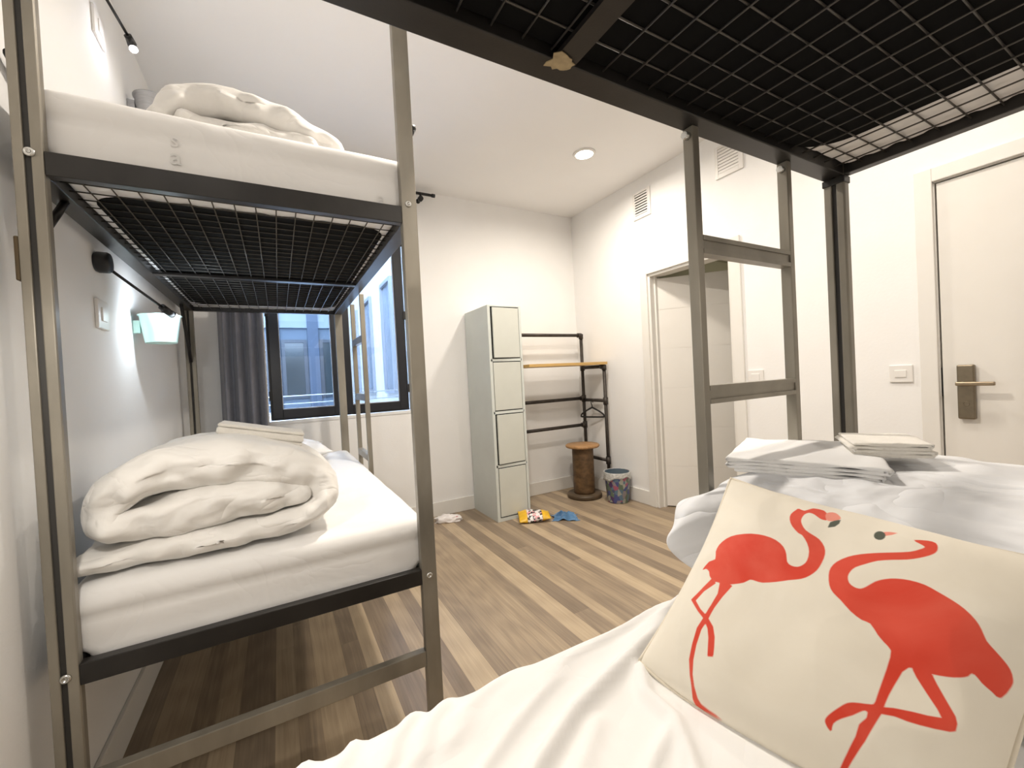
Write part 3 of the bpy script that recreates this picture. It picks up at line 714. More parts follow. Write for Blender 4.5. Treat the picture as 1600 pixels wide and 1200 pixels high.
mattress('mattress', 'mattress overhead on the foreground top bunk, black underside seen through the wire', -0.438, 1.4085, -0.238, 0.5585, Z_UP + 0.0205, 1.951, (-0.40, 1.250, -0.20, 0.552, 0.10), 200, 90, seed=8)

RIDGES = [  # stretched folds of the loose sheet: polylines (x, y), height, width
    ([(0.713, 0.548), (0.518, 0.494), (0.404, 0.463), (0.315, 0.439), (0.237, 0.404), (0.112, 0.337)], 0.013, 0.013),
    ([(0.694, 0.562), (0.525, 0.530), (0.375, 0.515), (0.302, 0.493), (0.227, 0.460), (0.141, 0.412)], 0.007, 0.010),
    ([(0.444, 0.452), (0.415, 0.412), (0.413, 0.364), (0.379, 0.314), (0.337, 0.253)], 0.009, 0.011),
    ([(0.410, 0.360), (0.343, 0.337), (0.244, 0.281)], 0.007, 0.010),
    ([(0.150, 0.562), (0.123, 0.533), (0.080, 0.488)], 0.008, 0.012), ([(0.084, 0.572), (0.064, 0.554), (0.042, 0.511)], 0.008, 0.010),
    ([(0.206, 0.572), (0.178, 0.544), (0.131, 0.497), (0.056, 0.431)], 0.006, 0.012), ([(0.019, 0.572), (0.000, 0.539), (-0.028, 0.497)], 0.008, 0.010),
    ([(0.319, 0.562), (0.234, 0.530), (0.159, 0.488)], 0.005, 0.012), ([(0.328, 0.412), (0.206, 0.337), (0.094, 0.234)], 0.005, 0.014)]
def seg_dist(px, py, a, b_):
    dx, dy = b_[0] - a[0], b_[1] - a[1]; L2 = dx * dx + dy * dy
    t_ = max(0, min(1, ((px - a[0]) * dx + (py - a[1]) * dy) / L2)); return math.hypot(px - a[0] - t_ * dx, py - a[1] - t_ * dy)
def sheet_folds(p, n):
    if n.z > 0.3 and p.y > 0.1 and -0.2 < p.x < 0.95:
        h = 0
        for pl, hh, ww in RIDGES:
            d = min(seg_dist(p.x, p.y, a, b_) for a, b_ in zip(pl, pl[1:]))
            if d < 4 * ww: h = max(h, 1.35 * hh * math.exp(-(d / (0.85 * ww)) ** 2))
        p = p.copy(); p.z += h
    if p.z > 0.60 and p.y > 0.50: p.y += 0.016 * min(1, (p.z - 0.60) / 0.06)
    if p.y > 0.52: p.y += 0.006 * math.sin(p.x * 60 + 2 * math.sin(p.x * 9)) * max(0, min(1, (0.35 - p.x) / 0.2)) * max(0, 1 - abs(n.z)) 
    return p
mattress('mattress', 'white sheeted mattress in the foreground below the flamingo cushion', -0.438, 1.4085, -0.238, 0.5585, Z_LO + 0.0205, 0.748, (-0.40, 1.37, -0.20, 0.54, 0.10), 240, 130, fn=sheet_folds, r=0.028, seed=11)

# ================================================================== BEDDING
AX_XZ = [(1, 0, 0), (0, 0, 1), (0, 1, 0)]
# rolled duvet on the lower left bunk: its end faces the viewer
path = [(-0.450, 0.783, .024), (-0.30, 0.788, .032), (-0.09, 0.792, .033), (0.05, 0.806, .032), (0.112, 0.852, .036), (0.088, 0.922, .042), (-0.02, 0.974, .053), (-0.16, 1.002, .060), (-0.31, 0.990, .055), (-0.405, 0.925, .048), (-0.392, 0.868, .042), (-0.31, 0.868, .048), (-0.18, 0.880, .056), (-0.04, 0.886, .050), (0.045, 0.880, .030)]
o = obj('duvet', ribbon(path, 0.43, AX_XZ, (0, 1.412, 0), 44, puff=0.065, sub=10, wr=0.014, wscale=9, seed=1, rough_end=0.03), M_DUVET, smooth=True)
tag(o, 'white duvet rolled up on the lower left bunk with a cream towel on top', 'duvet', 'white folded duvets')
# duvet on the top left bunk
path = [(-0.19, 2.003, .040), (0.02, 1.998, .042), (0.15, 2.000, .040), (0.205, 2.020, .036), (0.15, 2.045, .036), (-0.0, 2.085, .046), (-0.12, 2.100, .048), (-0.205, 2.07, .04), (-0.255, 2.01, .028)]
o = obj('duvet', ribbon(path, 0.55, AX_XZ, (0, 1.50, -0.004), 34, puff=0.06, sub=10, wr=0.012, wscale=8, seed=5, rough_end=0.03), M_DUVET, smooth=True)
tag(o, 'white duvet folded on the left top bunk below the ceiling', 'duvet', 'white folded duvets')
# duvet on the foreground bunk: thick, with a gathered end toward the aisle
def duvet_fn(p, n):
    q = p.copy()
    w = fbm((p.x, p.y, p.z), 5.0) * 0.010 + (0.5 - abs(fbm((p.x * 1.0 + 3, p.y * 2.2, p.z), 5.0, 2))) * 0.010
    q += n * w
    if n.y > 0.2:      # gathers at the open end
        q.y += n.y * (0.024 * math.sin(p.x * 44 + 3 * math.sin(p.z * 20)) * (0.35 + 0.65 * abs(n.y)) + 0.025 * fbm((p.x * 2, 1, p.z * 1.4), 7, 2))
    if n.x < -0.2: q.x += 0.012 * fbm((1, p.y * 3, p.z * 2), 4, 2)
    k = max(0, (p.z - 0.768) / 0.20)                    # the front slopes back where the cushion leans
    m_ = max(0.0, min(1.0, (0.560 - p.y) / 0.065)); m_ = m_ * m_ * (3 - 2 * m_)
    if p.x < 1.08:
        q.x += (1.08 - p.x) / 0.38 * (0.075 * k * m_ - 0.045 * (1 - m_) * math.sin(min(1.0, k) * PI * 0.9))
        q.y += 0.035 * (1 - m_) * math.sin(min(1.0, max(0, k)) * PI) * (1.08 - p.x) / 0.38
    q.z = max(q.z - 0.026 * max(0, min(1, (0.28 - p.y) / 0.56)), 0.7625)
    q.z -= 0.028 * max(0, (0.89 - p.x) / 0.19) * max(0, k)
    return q
o = obj('duvet', rounded_box_grid(0.698, 1.400, -0.225, 0.600, 0.764, 0.966, 0.095, 90, 120, 34, duvet_fn), M_DUVET2, smooth=True)  # foreground duvet, cushion, linen and sheet folds: coordinates scaled about the camera position
tag(o, 'white folded duvet on the foreground bunk behind the flamingo cushion', 'duvet', 'white folded duvets')
# pillow at the head of the lower left bunk
def pillow(name, corners, thick, n=40, wr=0.008, seed=0, power=2.6):
    A_, B_, C_, D_ = [Vector(c) for c in corners]     # (u0v0),(u1v0),(u1v1),(u0v1)
    N_ = (B_ - A_).cross(D_ - A_).normalized(); bm = NB(); rows = {}
    for side in (1, -1):
        for i in range(n + 1):
            for j in range(n + 1):
                edge = i in (0, n) or j in (0, n)
                if edge and side < 0: rows[(side, i, j)] = rows[(1, i, j)]; continue
                u, v = i / n, j / n
                p = A_ * (1 - u) * (1 - v) + B_ * u * (1 - v) + C_ * u * v + D_ * (1 - u) * v
                c = (A_ + B_ + C_ + D_) / 4
                eu, ev = abs(2 * u - 1), abs(2 * v - 1)
                p = p + (c - p) * 0.10 * ((1 - ev ** 2) * eu ** 4 + (1 - eu ** 2) * ev ** 4)
                h = thick * ((1 - eu ** power) * (1 - ev ** power)) ** 0.55
                w = fbm((p.x + seed, p.y, p.z), 6.0) * wr
                rows[(side, i, j)] = bm.verts.new(p + N_ * (side * (h + (w if not edge else 0))))
        for i in range(n):
            for j in range(n):
                q = [rows[(side, i, j)], rows[(side, i + 1, j)], rows[(side, i + 1, j + 1)], rows[(side, i, j + 1)]]
                f = bm.faces.new(q if side > 0 else q[::-1]); f.smooth = True
    return bm
o = obj('pillow', pillow('pillow', [(-0.40, 2.70, 0.822), (0.285, 2.76, 0.806), (0.25, 3.17, 0.825), (-0.41, 3.17, 0.835)], 0.062), mat('white_pillowcase', (0.80, 0.79, 0.78), 0.75, var=0.02, bump=0.1, bscale=14), smooth=True)
tag(o, 'white pillow at the far end of the lower left bunk', 'pillow')

# flamingo cushion leaning on the duvet
CUSHION = [(0.449, 0.457, 0.766), (0.516, 0.121, 0.766), (0.752, 0.096, 0.961), (0.756, 0.502, 0.9825)]   # bottom left, bottom right, top right, top left
CUSH_T, CUSH_N = 0.058, 200
#FLAM_BEGIN
FLAM = {'ink': [[(0.1186, 0.4113), (0.1235, 0.4315), (0.1345, 0.4543), (0.1497, 0.4624), (0.1607, 0.4697), (0.1553, 0.4862), (0.1465, 0.5054), (0.1434, 0.5241), (0.1441, 0.5437), (0.1503, 0.5656), (0.1615, 0.5859), (0.1767, 0.6013), (0.1975, 0.6134), (0.2261, 0.6241), (0.256, 0.6324), (0.2834, 0.6366), (0.3089, 0.6375), (0.332, 0.6357), (0.3532, 0.6298), (0.3718, 0.6198), (0.3872, 0.6072), (0.3984, 0.5929), (0.4068, 0.5776), (0.413, 0.5611), (0.4187, 0.547), (0.426, 0.5396), (0.4343, 0.5363), (0.4442, 0.5357), (0.4539, 0.5382), (0.4615, 0.5446), (0.4676, 0.5537), (0.472, 0.5641), (0.4741, 0.5773), (0.4731, 0.5963), (0.4689, 0.6173), (0.4615, 0.6367), (0.4515, 0.655), (0.4383, 0.6732), (0.4254, 0.6875), (0.4185, 0.6905), (0.4113, 0.6927), (0.3964, 0.7052), (0.3804, 0.7218), (0.3686, 0.739), (0.3595, 0.7574), (0.3537, 0.7757), (0.3514, 0.7939), (0.3536, 0.8125), (0.3574, 0.8289), (0.3588, 0.8397), (0.3626, 0.845), (0.3734, 0.8399), (0.3859, 0.8371), (0.3942, 0.8546), (0.4028, 0.8765), (0.4189, 0.8833), (0.4346, 0.8827), (0.4414, 0.879), (0.4464, 0.8715), (0.4551, 0.862), (0.4631, 0.8491), (0.4685, 0.8301), (0.4698, 0.8152), (0.4673, 0.8088), (0.4621, 0.8065), (0.4545, 0.8066), (0.4453, 0.8096), (0.4347, 0.8177), (0.4236, 0.8265), (0.4138, 0.831), (0.4054, 0.8305), (0.3991, 0.8226), (0.3951, 0.8096), (0.3943, 0.7914), (0.396, 0.7727), (0.4005, 0.7581), (0.4075, 0.7447), (0.417, 0.7308), (0.4279, 0.719), (0.4392, 0.7124), (0.4511, 0.7077), (0.4644, 0.7029), (0.4777, 0.6957), (0.4903, 0.6826), (0.5011, 0.6668), (0.5084, 0.6505), (0.5132, 0.6321), (0.5158, 0.61), (0.5163, 0.5877), (0.5153, 0.5678), (0.512, 0.55), (0.5061, 0.5334), (0.4985, 0.5182), (0.4899, 0.5053), (0.4789, 0.4936), (0.4635, 0.4827), (0.4462, 0.4719), (0.4301, 0.4598), (0.4131, 0.4478), (0.3928, 0.4357), (0.3731, 0.4265), (0.3585, 0.4244), (0.347, 0.4245), (0.3378, 0.4241), (0.3298, 0.4215), (0.3223, 0.4129), (0.3129, 0.4024), (0.2972, 0.393), (0.2799, 0.3849), (0.2663, 0.3789), (0.253, 0.3748), (0.2376, 0.3728), (0.2217, 0.3725), (0.2063, 0.3728), (0.1919, 0.3752), (0.1792, 0.3819), (0.1688, 0.3906), (0.1629, 0.3999), (0.1575, 0.4085), (0.1473, 0.4151), (0.1362, 0.4186), (0.1251, 0.4129)], [(0.1845, 0.3825), (0.1606, 0.3266), (0.1321, 0.2726), (0.1865, 0.2378), (0.2224, 0.2191), (0.2515, 0.1936), (0.2671, 0.1672), (0.2777, 0.1397), (0.2876, 0.1144), (0.3089, 0.1199), (0.3012, 0.1459), (0.2902, 0.1754), (0.2701, 0.2059), (0.2334, 0.2316), (0.1952, 0.2482), (0.1581, 0.2741), (0.1772, 0.3185), (0.211, 0.3671)], [(0.2218, 0.3864), (0.2355, 0.3275), (0.23, 0.2748), (0.2213, 0.2263), (0.2103, 0.1821), (0.2167, 0.1272), (0.2262, 0.0839), (0.2477, 0.0503), (0.267, 0.0271), (0.2809, 0.0066), (0.2954, -0.0012), (0.3311, -0.0002), (0.3584, 0.0011), (0.3852, 0.0027), (0.3867, 0.0039), (0.3654, 0.0065), (0.3406, 0.0069), (0.3126, 0.0084), (0.2975, 0.014), (0.2767, 0.0316), (0.258, 0.0544), (0.2429, 0.0887), (0.2341, 0.1299), (0.2307, 0.1818), (0.2415, 0.223), (0.2475, 0.2717), (0.2595, 0.3227), (0.2774, 0.3771)], [(0.7017, 0.8387), (0.7133, 0.8523), (0.7293, 0.8652), (0.7403, 0.8691), (0.749, 0.8658), (0.7545, 0.8535), (0.7575, 0.8385), (0.7585, 0.825), (0.7573, 0.8115), (0.7536, 0.7989), (0.7477, 0.7861), (0.7398, 0.7723), (0.7302, 0.7582), (0.7193, 0.7442), (0.7068, 0.7308), (0.692, 0.7187), (0.6761, 0.7068), (0.6602, 0.6939), (0.645, 0.6802), (0.632, 0.6642), (0.6206, 0.6479), (0.6101, 0.6329), (0.6017, 0.6187), (0.5972, 0.6055), (0.5951, 0.5929), (0.5939, 0.5806), (0.5946, 0.5686), (0.5982, 0.5562), (0.6037, 0.5456), (0.6109, 0.5396), (0.6188, 0.5369), (0.6266, 0.5368), (0.6338, 0.5401), (0.6395, 0.5475), (0.645, 0.5585), (0.6516, 0.5743), (0.6591, 0.5909), (0.6679, 0.6041), (0.6779, 0.6154), (0.6886, 0.6251), (0.7006, 0.6334), (0.7145, 0.6407), (0.7296, 0.6462), (0.7458, 0.6497), (0.7619, 0.6506), (0.7759, 0.6479), (0.79, 0.6433), (0.8065, 0.6386), (0.8228, 0.6333), (0.8368, 0.6278), (0.85, 0.6206), (0.8637, 0.6102), (0.8756, 0.5996), (0.8842, 0.5893), (0.8913, 0.5779), (0.8982, 0.5641), (0.9054, 0.5511), (0.9147, 0.5427), (0.9244, 0.5357), (0.9341, 0.5284), (0.9431, 0.5212), (0.9507, 0.5144), (0.9571, 0.5066), (0.9627, 0.4955), (0.9667, 0.4831), (0.9685, 0.4727), (0.9678, 0.4583), (0.9639, 0.4297), (0.9577, 0.4046), (0.9496, 0.402), (0.9404, 0.407), (0.9306, 0.41), (0.9206, 0.4144), (0.9104, 0.4229), (0.9018, 0.4283), (0.8985, 0.4209), (0.8959, 0.4095), (0.8904, 0.3999), (0.8831, 0.3903), (0.8737, 0.3815), (0.8621, 0.3737), (0.8481, 0.366), (0.8327, 0.3593), (0.816, 0.3545), (0.8013, 0.3509), (0.7941, 0.3493), (0.7891, 0.3465), (0.7821, 0.3365), (0.7743, 0.3284), (0.7647, 0.3308), (0.7558, 0.3395), (0.7512, 0.3549), (0.7463, 0.3712), (0.7367, 0.3805), (0.726, 0.3877), (0.7173, 0.3946), (0.7083, 0.4027), (0.6967, 0.4168), (0.6846, 0.4291), (0.6746, 0.4298), (0.6638, 0.4287), (0.6491, 0.4335), (0.633, 0.4415), (0.6167, 0.4536), (0.6009, 0.4666), (0.5877, 0.4752), (0.5764, 0.4836), (0.5673, 0.494), (0.5598, 0.5071), (0.5527, 0.5256), (0.5473, 0.5455), (0.5441, 0.5628), (0.5437, 0.5794), (0.5461, 0.5973), (0.5514, 0.6159), (0.5606, 0.6361), (0.5722, 0.6553), (0.5847, 0.6708), (0.5987, 0.6847), (0.6145, 0.6983), (0.6317, 0.7117), (0.6503, 0.7257), (0.6692, 0.7404), (0.6882, 0.756), (0.7048, 0.7716), (0.7155, 0.7866), (0.7228, 0.8003), (0.7287, 0.8116), (0.7308, 0.8203), (0.7259, 0.8252), (0.718, 0.8288), (0.7074, 0.8326)], [(0.7439, 0.3826), (0.7911, 0.3496), (0.7803, 0.3247), (0.7741, 0.278), (0.7692, 0.2376), (0.7669, 0.2095), (0.7645, 0.1799), (0.7564, 0.1493), (0.7427, 0.1009), (0.7265, 0.0626), (0.7091, 0.025), (0.6929, 0.0194), (0.7076, 0.0592), (0.7206, 0.101), (0.7237, 0.1313), (0.7364, 0.1536), (0.7362, 0.1696), (0.7414, 0.1861), (0.7463, 0.2032), (0.7477, 0.2498), (0.7486, 0.3087), (0.748, 0.3506)], [(0.7506, 0.1953), (0.7402, 0.1921), (0.7275, 0.1858), (0.7168, 0.1813), (0.7066, 0.1767), (0.6973, 0.1718), (0.6886, 0.1652), (0.6803, 0.1553), (0.6722, 0.1438), (0.6635, 0.1317), (0.656, 0.1205), (0.6512, 0.1121), (0.6488, 0.1054), (0.6493, 0.1001), (0.652, 0.0957), (0.6572, 0.0906), (0.6627, 0.087), (0.6662, 0.086), (0.6684, 0.088), (0.6679, 0.0946), (0.6684, 0.1034), (0.6739, 0.1122), (0.6825, 0.1217), (0.6945, 0.1323), (0.7073, 0.1436), (0.7186, 0.1571), (0.7282, 0.1681), (0.7341, 0.169), (0.7393, 0.1681), (0.7475, 0.1724), (0.7538, 0.1788), (0.7546, 0.1882)], [(0.7917, 0.3543), (0.8008, 0.353), (0.8316, 0.365), (0.8493, 0.3382), (0.8756, 0.3027), (0.8977, 0.2738), (0.9042, 0.2562), (0.9049, 0.234), (0.895, 0.2236), (0.8687, 0.2103), (0.8412, 0.1999), (0.8171, 0.1935), (0.7918, 0.1904), (0.7594, 0.1781), (0.7561, 0.1953), (0.7853, 0.211), (0.8214, 0.2255), (0.8495, 0.2357), (0.8751, 0.2494), (0.8631, 0.267), (0.8378, 0.2953), (0.8081, 0.3297)]], 'blush': [[(0.452, 0.8616), (0.4571, 0.8777), (0.466, 0.8876), (0.4754, 0.8856), (0.4852, 0.8768), (0.4951, 0.8639), (0.5021, 0.8501), (0.5023, 0.839), (0.4986, 0.8294), (0.4917, 0.8203), (0.4837, 0.8131), (0.4773, 0.8092), (0.4715, 0.8091), (0.4659, 0.8145), (0.461, 0.8242), (0.4553, 0.8415)], [(0.6251, 0.8322), (0.6416, 0.8473), (0.6606, 0.8542), (0.6509, 0.8323), (0.6334, 0.8109)]], 'beak': [[(0.4807, 0.8043), (0.4895, 0.8202), (0.5054, 0.8383), (0.5076, 0.8097), (0.5009, 0.786), (0.4824, 0.7693)], [(0.6362, 0.8163), (0.6371, 0.8032), (0.6347, 0.7912), (0.6296, 0.7828), (0.6229, 0.7796), (0.6161, 0.7823), (0.6108, 0.7906), (0.6081, 0.8029), (0.6087, 0.8164), (0.6125, 0.8278), (0.6187, 0.8343), (0.6258, 0.8342), (0.6321, 0.8275)]]}
#FLAM_END
def cushion_point(u, v, side=1):
    A_, B_, C_, D_ = [Vector(c) for c in CUSHION]
    N_ = -(B_ - A_).cross(D_ - A_).normalized()
    if N_.x > 0: N_ = -N_
    p = A_ * (1 - u) * (1 - v) + B_ * u * (1 - v) + C_ * u * v + D_ * (1 - u) * v; c = (A_ + B_ + C_ + D_) / 4
    eu, ev = abs(2 * u - 1), abs(2 * v - 1)
    p = p + (c - p) * ((0.07 if u < 0.5 else 0.02) * (1 - ev ** 2) * eu ** 4 + (0.075 if v > 0.5 else -0.11) * (1 - eu ** 2) * ev ** 4)
    h = CUSH_T * ((1 - eu ** 2.4) * (1 - ev ** 2.4)) ** 0.6
    w = (0.5 - abs(noise.noise(Vector((u * 4 + v * 1.3, v * 2.4, 3.0))))) * 0.007 + noise.noise(Vector((u * 7, v * 7, 8.0))) * 0.0025
    return p + N_ * (side * (h + w * min(1, h / 0.03)))
def sdf_uv(U, V, polys, scale=0.40):
    best = np.full(U.shape, -1.0)
    for poly in polys:
        P_ = np.array(poly); x, y = P_[:, 0], P_[:, 1]; x2, y2 = np.roll(x, -1), np.roll(y, -1)
        inside = np.zeros(U.shape, bool); d = np.full(U.shape, 9.0)
        for a, b_, c, e in zip(x, y, x2, y2):
            if e != b_: inside ^= ((b_ > V) != (e > V)) & (U < (c - a) * (V - b_) / (e - b_) + a)
            L2 = (c - a) ** 2 + (e - b_) ** 2 + 1e-12; t_ = np.clip(((U - a) * (c - a) + (V - b_) * (e - b_)) / L2, 0, 1)
            d = np.minimum(d, np.hypot(U - a - t_ * (c - a), V - b_ - t_ * (e - b_)))
        best = np.maximum(best, np.where(inside, d, -d) * scale)
    return best
def flamingo_cushion():
    n = CUSH_N; bm = NB(); lay = {k: bm.verts.layers.float.new(k) for k in ('ink', 'blush', 'beak')}
    g = np.linspace(0, 1, n + 1); U, V = np.meshgrid(g, g, indexing='ij'); S = {k: sdf_uv(U, V, FLAM[k]) for k in FLAM}
    rows = {}
    for side in (1, -1):
        st = 1 if side > 0 else 1
        for i in range(n + 1):
            for j in range(n + 1):
                edge = i in (0, n) or j in (0, n)
                if edge and side < 0: rows[(side, i, j)] = rows[(1, i, j)]; continue
                v = bm.verts.new(cushion_point(i / n, j / n, side))
                for k in lay: v[lay[k]] = float(S[k][i, j]) if side > 0 else -1.0
                rows[(side, i, j)] = v
        for i in range(n):
            for j in range(n):
                q = [rows[(side, i, j)], rows[(side, i + 1, j)], rows[(side, i + 1, j + 1)], rows[(side, i, j + 1)]]
                f = bm.faces.new(q if side > 0 else q[::-1]); f.smooth = True
    o = obj('cushion', bm, print_material(), smooth=True)
    tag(o, 'cream square cushion printed with two red flamingos, leaning on the foreground duvet', 'cushion')
    bm = NB(); ring = [cushion_point(t_, 0) for t_ in np.linspace(0, 1, 40)] + [cushion_point(1, t_) for t_ in np.linspace(0, 1, 40)[1:]] + [cushion_point(1 - t_, 1) for t_ in np.linspace(0, 1, 40)[1:]] + [cushion_point(0, 1 - t_) for t_ in np.linspace(0, 1, 40)[1:]]
    tube(bm, ring, 0.0028, 6); obj('seam', bm, mat('cushion_seam', (0.72, 0.655, 0.54), 0.8), o)
    return o
flamingo_cushion()

# towels and linen
def zigzag(width, n, gap, th, x0=0.0, z0=0.0, jitter=0.0):
    pts = []
    for k in range(n):
        z = z0 + k * gap; a, b_ = (x0, x0 + width) if k % 2 == 0 else (x0 + width, x0)
        j = random.uniform(-jitter, jitter)
        pts += [(a + (j if k else 0), z, th), ((a * 2 + b_) / 3, z, th), ((a + 2 * b_) / 3, z, th), (b_ + j, z, th)]
        if k < n - 1: s = 1 if b_ > a else -1; pts.append((b_ + j + s * gap * 0.45, z + gap / 2, th))
    return pts
def rot_axes(deg, tilt=0.0):
    a = math.radians(deg); X_ = Vector((math.cos(a), math.sin(a), 0)); Y_ = Vector((-math.sin(a), math.cos(a), 0)); Z_ = Vector((0, 0, 1))
    X2 = (X_ * math.cos(tilt) + Z_ * math.sin(tilt)); Z2 = (Z_ * math.cos(tilt) - X_ * math.sin(tilt)); return [X2, Z2, Y_]
# towel on the rolled left duvet: a long flat fold, its layered end to the left
ax = [Vector((0, 1, 0)), Vector((0.235, 0, 0.972)).normalized(), Vector((0.972, 0.0, -0.235)).normalized()]
o = obj('towel', ribbon(zigzag(0.135, 4, 0.0120, 0.0052, jitter=0.006), 0.255, ax, (-0.185, 1.640, 1.063), 14, puff=0.004, sub=4, wr=0.002, wscale=14, seed=3), M_TOWEL, smooth=True)
tag(o, 'cream towel folded flat on top of the rolled duvet', 'towel')
# linen on the foreground duvet
DZ = 0.966
ax = rot_axes(-66)
o = obj('folded_sheet', ribbon(zigzag(0.225, 4, 0.0075, 0.0032, jitter=0.020), 0.30, ax, (0.867, 0.5625, DZ + 0.006), 18, puff=0.004, sub=4, wr=0.005, wscale=9, seed=6), M_LINEN, smooth=True)
tag(o, 'white bed sheet folded in layers on the foreground duvet', 'bed sheet')
ax = rot_axes(-58)
o = obj('towel', ribbon(zigzag(0.122, 4, 0.0075, 0.0031, jitter=0.008), 0.16, ax, (1.075, 0.425, DZ + 0.030), 14, puff=0.004, sub=4, wr=0.003, wscale=12, seed=9), M_TOWEL, smooth=True)
tag(o, 'small cream towel folded on top of the white sheet on the foreground duvet', 'towel')

# ================================================================== LEFT WALL LAMPS AND BUCKETS
def reading_lamp(label, base, head, lit, face=None, power=0.0, col=(1, 1, 1), aim=None):
    t = thing('reading_lamp', label, 'lamp', (XL, base[1], base[2]), 'wall reading lamps')
    bm = NB(); lathe(bm, [(0.032, 0), (0.036, 0.008), (0.036, 0.034), (0.032, 0.040), (0.0, 0.040)], (XL, base[1], base[2]), 28, axis='x'); obj('wall_mount', bm, M_BLACK, t)
    bm = NB(); st = Vector((XL + 0.026, base[1] + 0.026, base[2] - 0.012)); hd = Vector(head); tube(bm, [st, hd], 0.0052, 10); obj('arm', bm, M_BLACK, t)
    d = (hd - st).normalized()
    bm = NB(); f = Vector(face) if face else d
    if base[1] > 1.4 and base[1] < 1.6: st = st - Vector((0, 0.06, 0))
    tube(bm, [hd - d * 0.012, hd + d * 0.022], 0.013, 14); tube(bm, [hd + Vector((0, 0, -0.004)), hd + f.normalized() * 0.055], [0.013, 0.015], 16)
    hobj = obj('lamp_head', bm, M_BLACK, t)
    tip = hd + f.normalized() * 0.0555
    bm = NB(); tube(bm, [tip, tip + f.normalized() * 0.004], 0.0135, 16); obj('lens', bm, M_LAMPGLOW if lit else M_DARK, hobj)
    if power:
        l = bpy.data.lights.new('reading_glow', 'SPOT' if aim else 'POINT'); l.energy = power; l.color = col; l.shadow_soft_size = 0.013
        if aim: l.spot_size = math.radians(165); l.spot_blend = 0.6
        lo_ = bpy.data.objects.new('reading_glow', l); COL.objects.link(lo_); lo_.location = tip + f.normalized() * 0.008
        lo_.rotation_euler = Vector(aim or f).to_track_quat('-Z', 'Y').to_euler()
    return t
reading_lamp('black wall reading lamp under the left top bunk, its head over the mint bucket', (XL, 1.965, 1.675), (-0.392, 2.19, 1.558), True, (0.30, 0.75, -0.30), 4.5, (0.80, 0.90, 1.0))
reading_lamp('black wall reading lamp above the left top bunk, its head glowing white', (XL, 2.02, 2.74), (-0.445, 2.19, 2.635), True, (0.25, -0.35, -0.9), 0.7, (0.92, 0.93, 1.0))
reading_lamp('black wall reading lamp at the left picture edge, mostly behind the bed post', (XL, 1.512, 1.980), (-0.505, 1.474, 2.000), False, (0.0, -0.9, 0.40))
reading_lamp('unseen black reading lamp added for fill light at the foreground lower bunk', (XL, 0.45, 1.56), (-0.42, 0.72, 1.50), True, (0.6, 0.3, -0.5))  # out of view, added to go with the lower bunk fill light
reading_lamp('unseen black reading lamp added for fill light at the foreground top bunk', (XL, 0.10, 2.50), (-0.36, 0.38, 2.46), True, (0.6, 0.2, -0.5))  # out of view, added to go with the top bunk fill light
def bucket(label, c, rt, rb, h, m, seg=36):
    t = thing('wall_bucket', label, 'bucket', (c[0], c[1], c[2]), 'small buckets hung on the left wall')
    bm = NB(); lathe(bm, [(0.0, 0.004), (rb - 0.006, 0.004), (rb - 0.004, 0.0), (rb, 0.0), (rb + 0.001, 0.004), (rt, h - 0.006), (rt + 0.005, h - 0.004), (rt + 0.005, h), (rt - 0.001, h), (rb - 0.003, 0.007), (0.0, 0.007)], c, seg)
    obj('bucket_body', bm, m, t)
    obj('wall_hook', B(XL, c[0] - rt + 0.004, c[1] - 0.012, c[1] + 0.012, c[2] + h * 0.35, c[2] + h * 0.8), m, t, bevel=0.002)
bucket('mint green enamel bucket on the left wall above the rolled duvet', (-0.438, 2.365, 1.432), 0.072, 0.056, 0.122, M_MINT)
bucket('galvanised metal bucket on the left wall above the top bunk', (-0.44, 2.50, 2.455), 0.066, 0.05, 0.125, M_SILVER)

# ================================================================== CURTAIN
t = thing('curtain_rod', 'black curtain rod with bracket and end cap near the ceiling', 'curtain rod', (0.4, 3.51, 2.82))
bm = NB(); tube(bm, [(-0.50, 3.51, 2.826), (1.262, 3.51, 2.826)], 0.012, 14); obj('rod', bm, M_BLACK, t)
for x in (1.155, -0.42):
    bm = NB(); tube(bm, [(x, YF, 2.79), (x, 3.51, 2.79)], 0.007, 8); tube(bm, [(x, 3.505, 2.785), (x, 3.505, 2.83)], 0.010, 10); lathe(bm, [(0.02, 0), (0.02, -0.006), (0.0, -0.006)], (x, YF, 2.79), 18, axis='y'); tube(bm, [(x, 3.495, 2.782), (x, 3.525, 2.782)], 0.022, 14)
    obj('rod_bracket', bm, M_BLACK, t)
bm = NB(); tube(bm, [(1.258, 3.51, 2.826), (1.285, 3.51, 2.826)], 0.016, 14); obj('end_cap', bm, M_BLACK, t)
bm = NB(); NX, NZ = 90, 40; rows = []
for k in range(NZ + 1):
    z = 2.80 - (2.80 - 0.06) * k / NZ; w0, w1_ = -0.335 - 0.02 * k / NZ, -0.070 - 0.012 * k / NZ
    row = []
    for i in range(NX + 1):
        u = i / NX; x = w0 + (w1_ - w0) * (u + 0.012 * math.sin(u * 4 * 2 * PI))
        y = 3.492 + 0.034 * math.cos(u * 3.5 * 2 * PI + 0.35 * math.sin(z * 1.3)) + 0.004 * math.sin(z * 2 + u * 9)
        row.append((x, y, z))
    rows.append(row)
fr = [[bm.verts.new(p) for p in r_] for r_ in rows]
for a, b_ in zip(fr, fr[1:]):
    for i in range(NX): bm.faces.new((a[i], a[i + 1], b_[i + 1], b_[i])).smooth = True
o = obj('curtain', bm, M_CURTAIN, smooth=True); md = o.modifiers.new('cloth', 'SOLIDIFY'); md.thickness = 0.003
tag(o, 'charcoal curtain drawn aside at the left of the window', 'curtain')

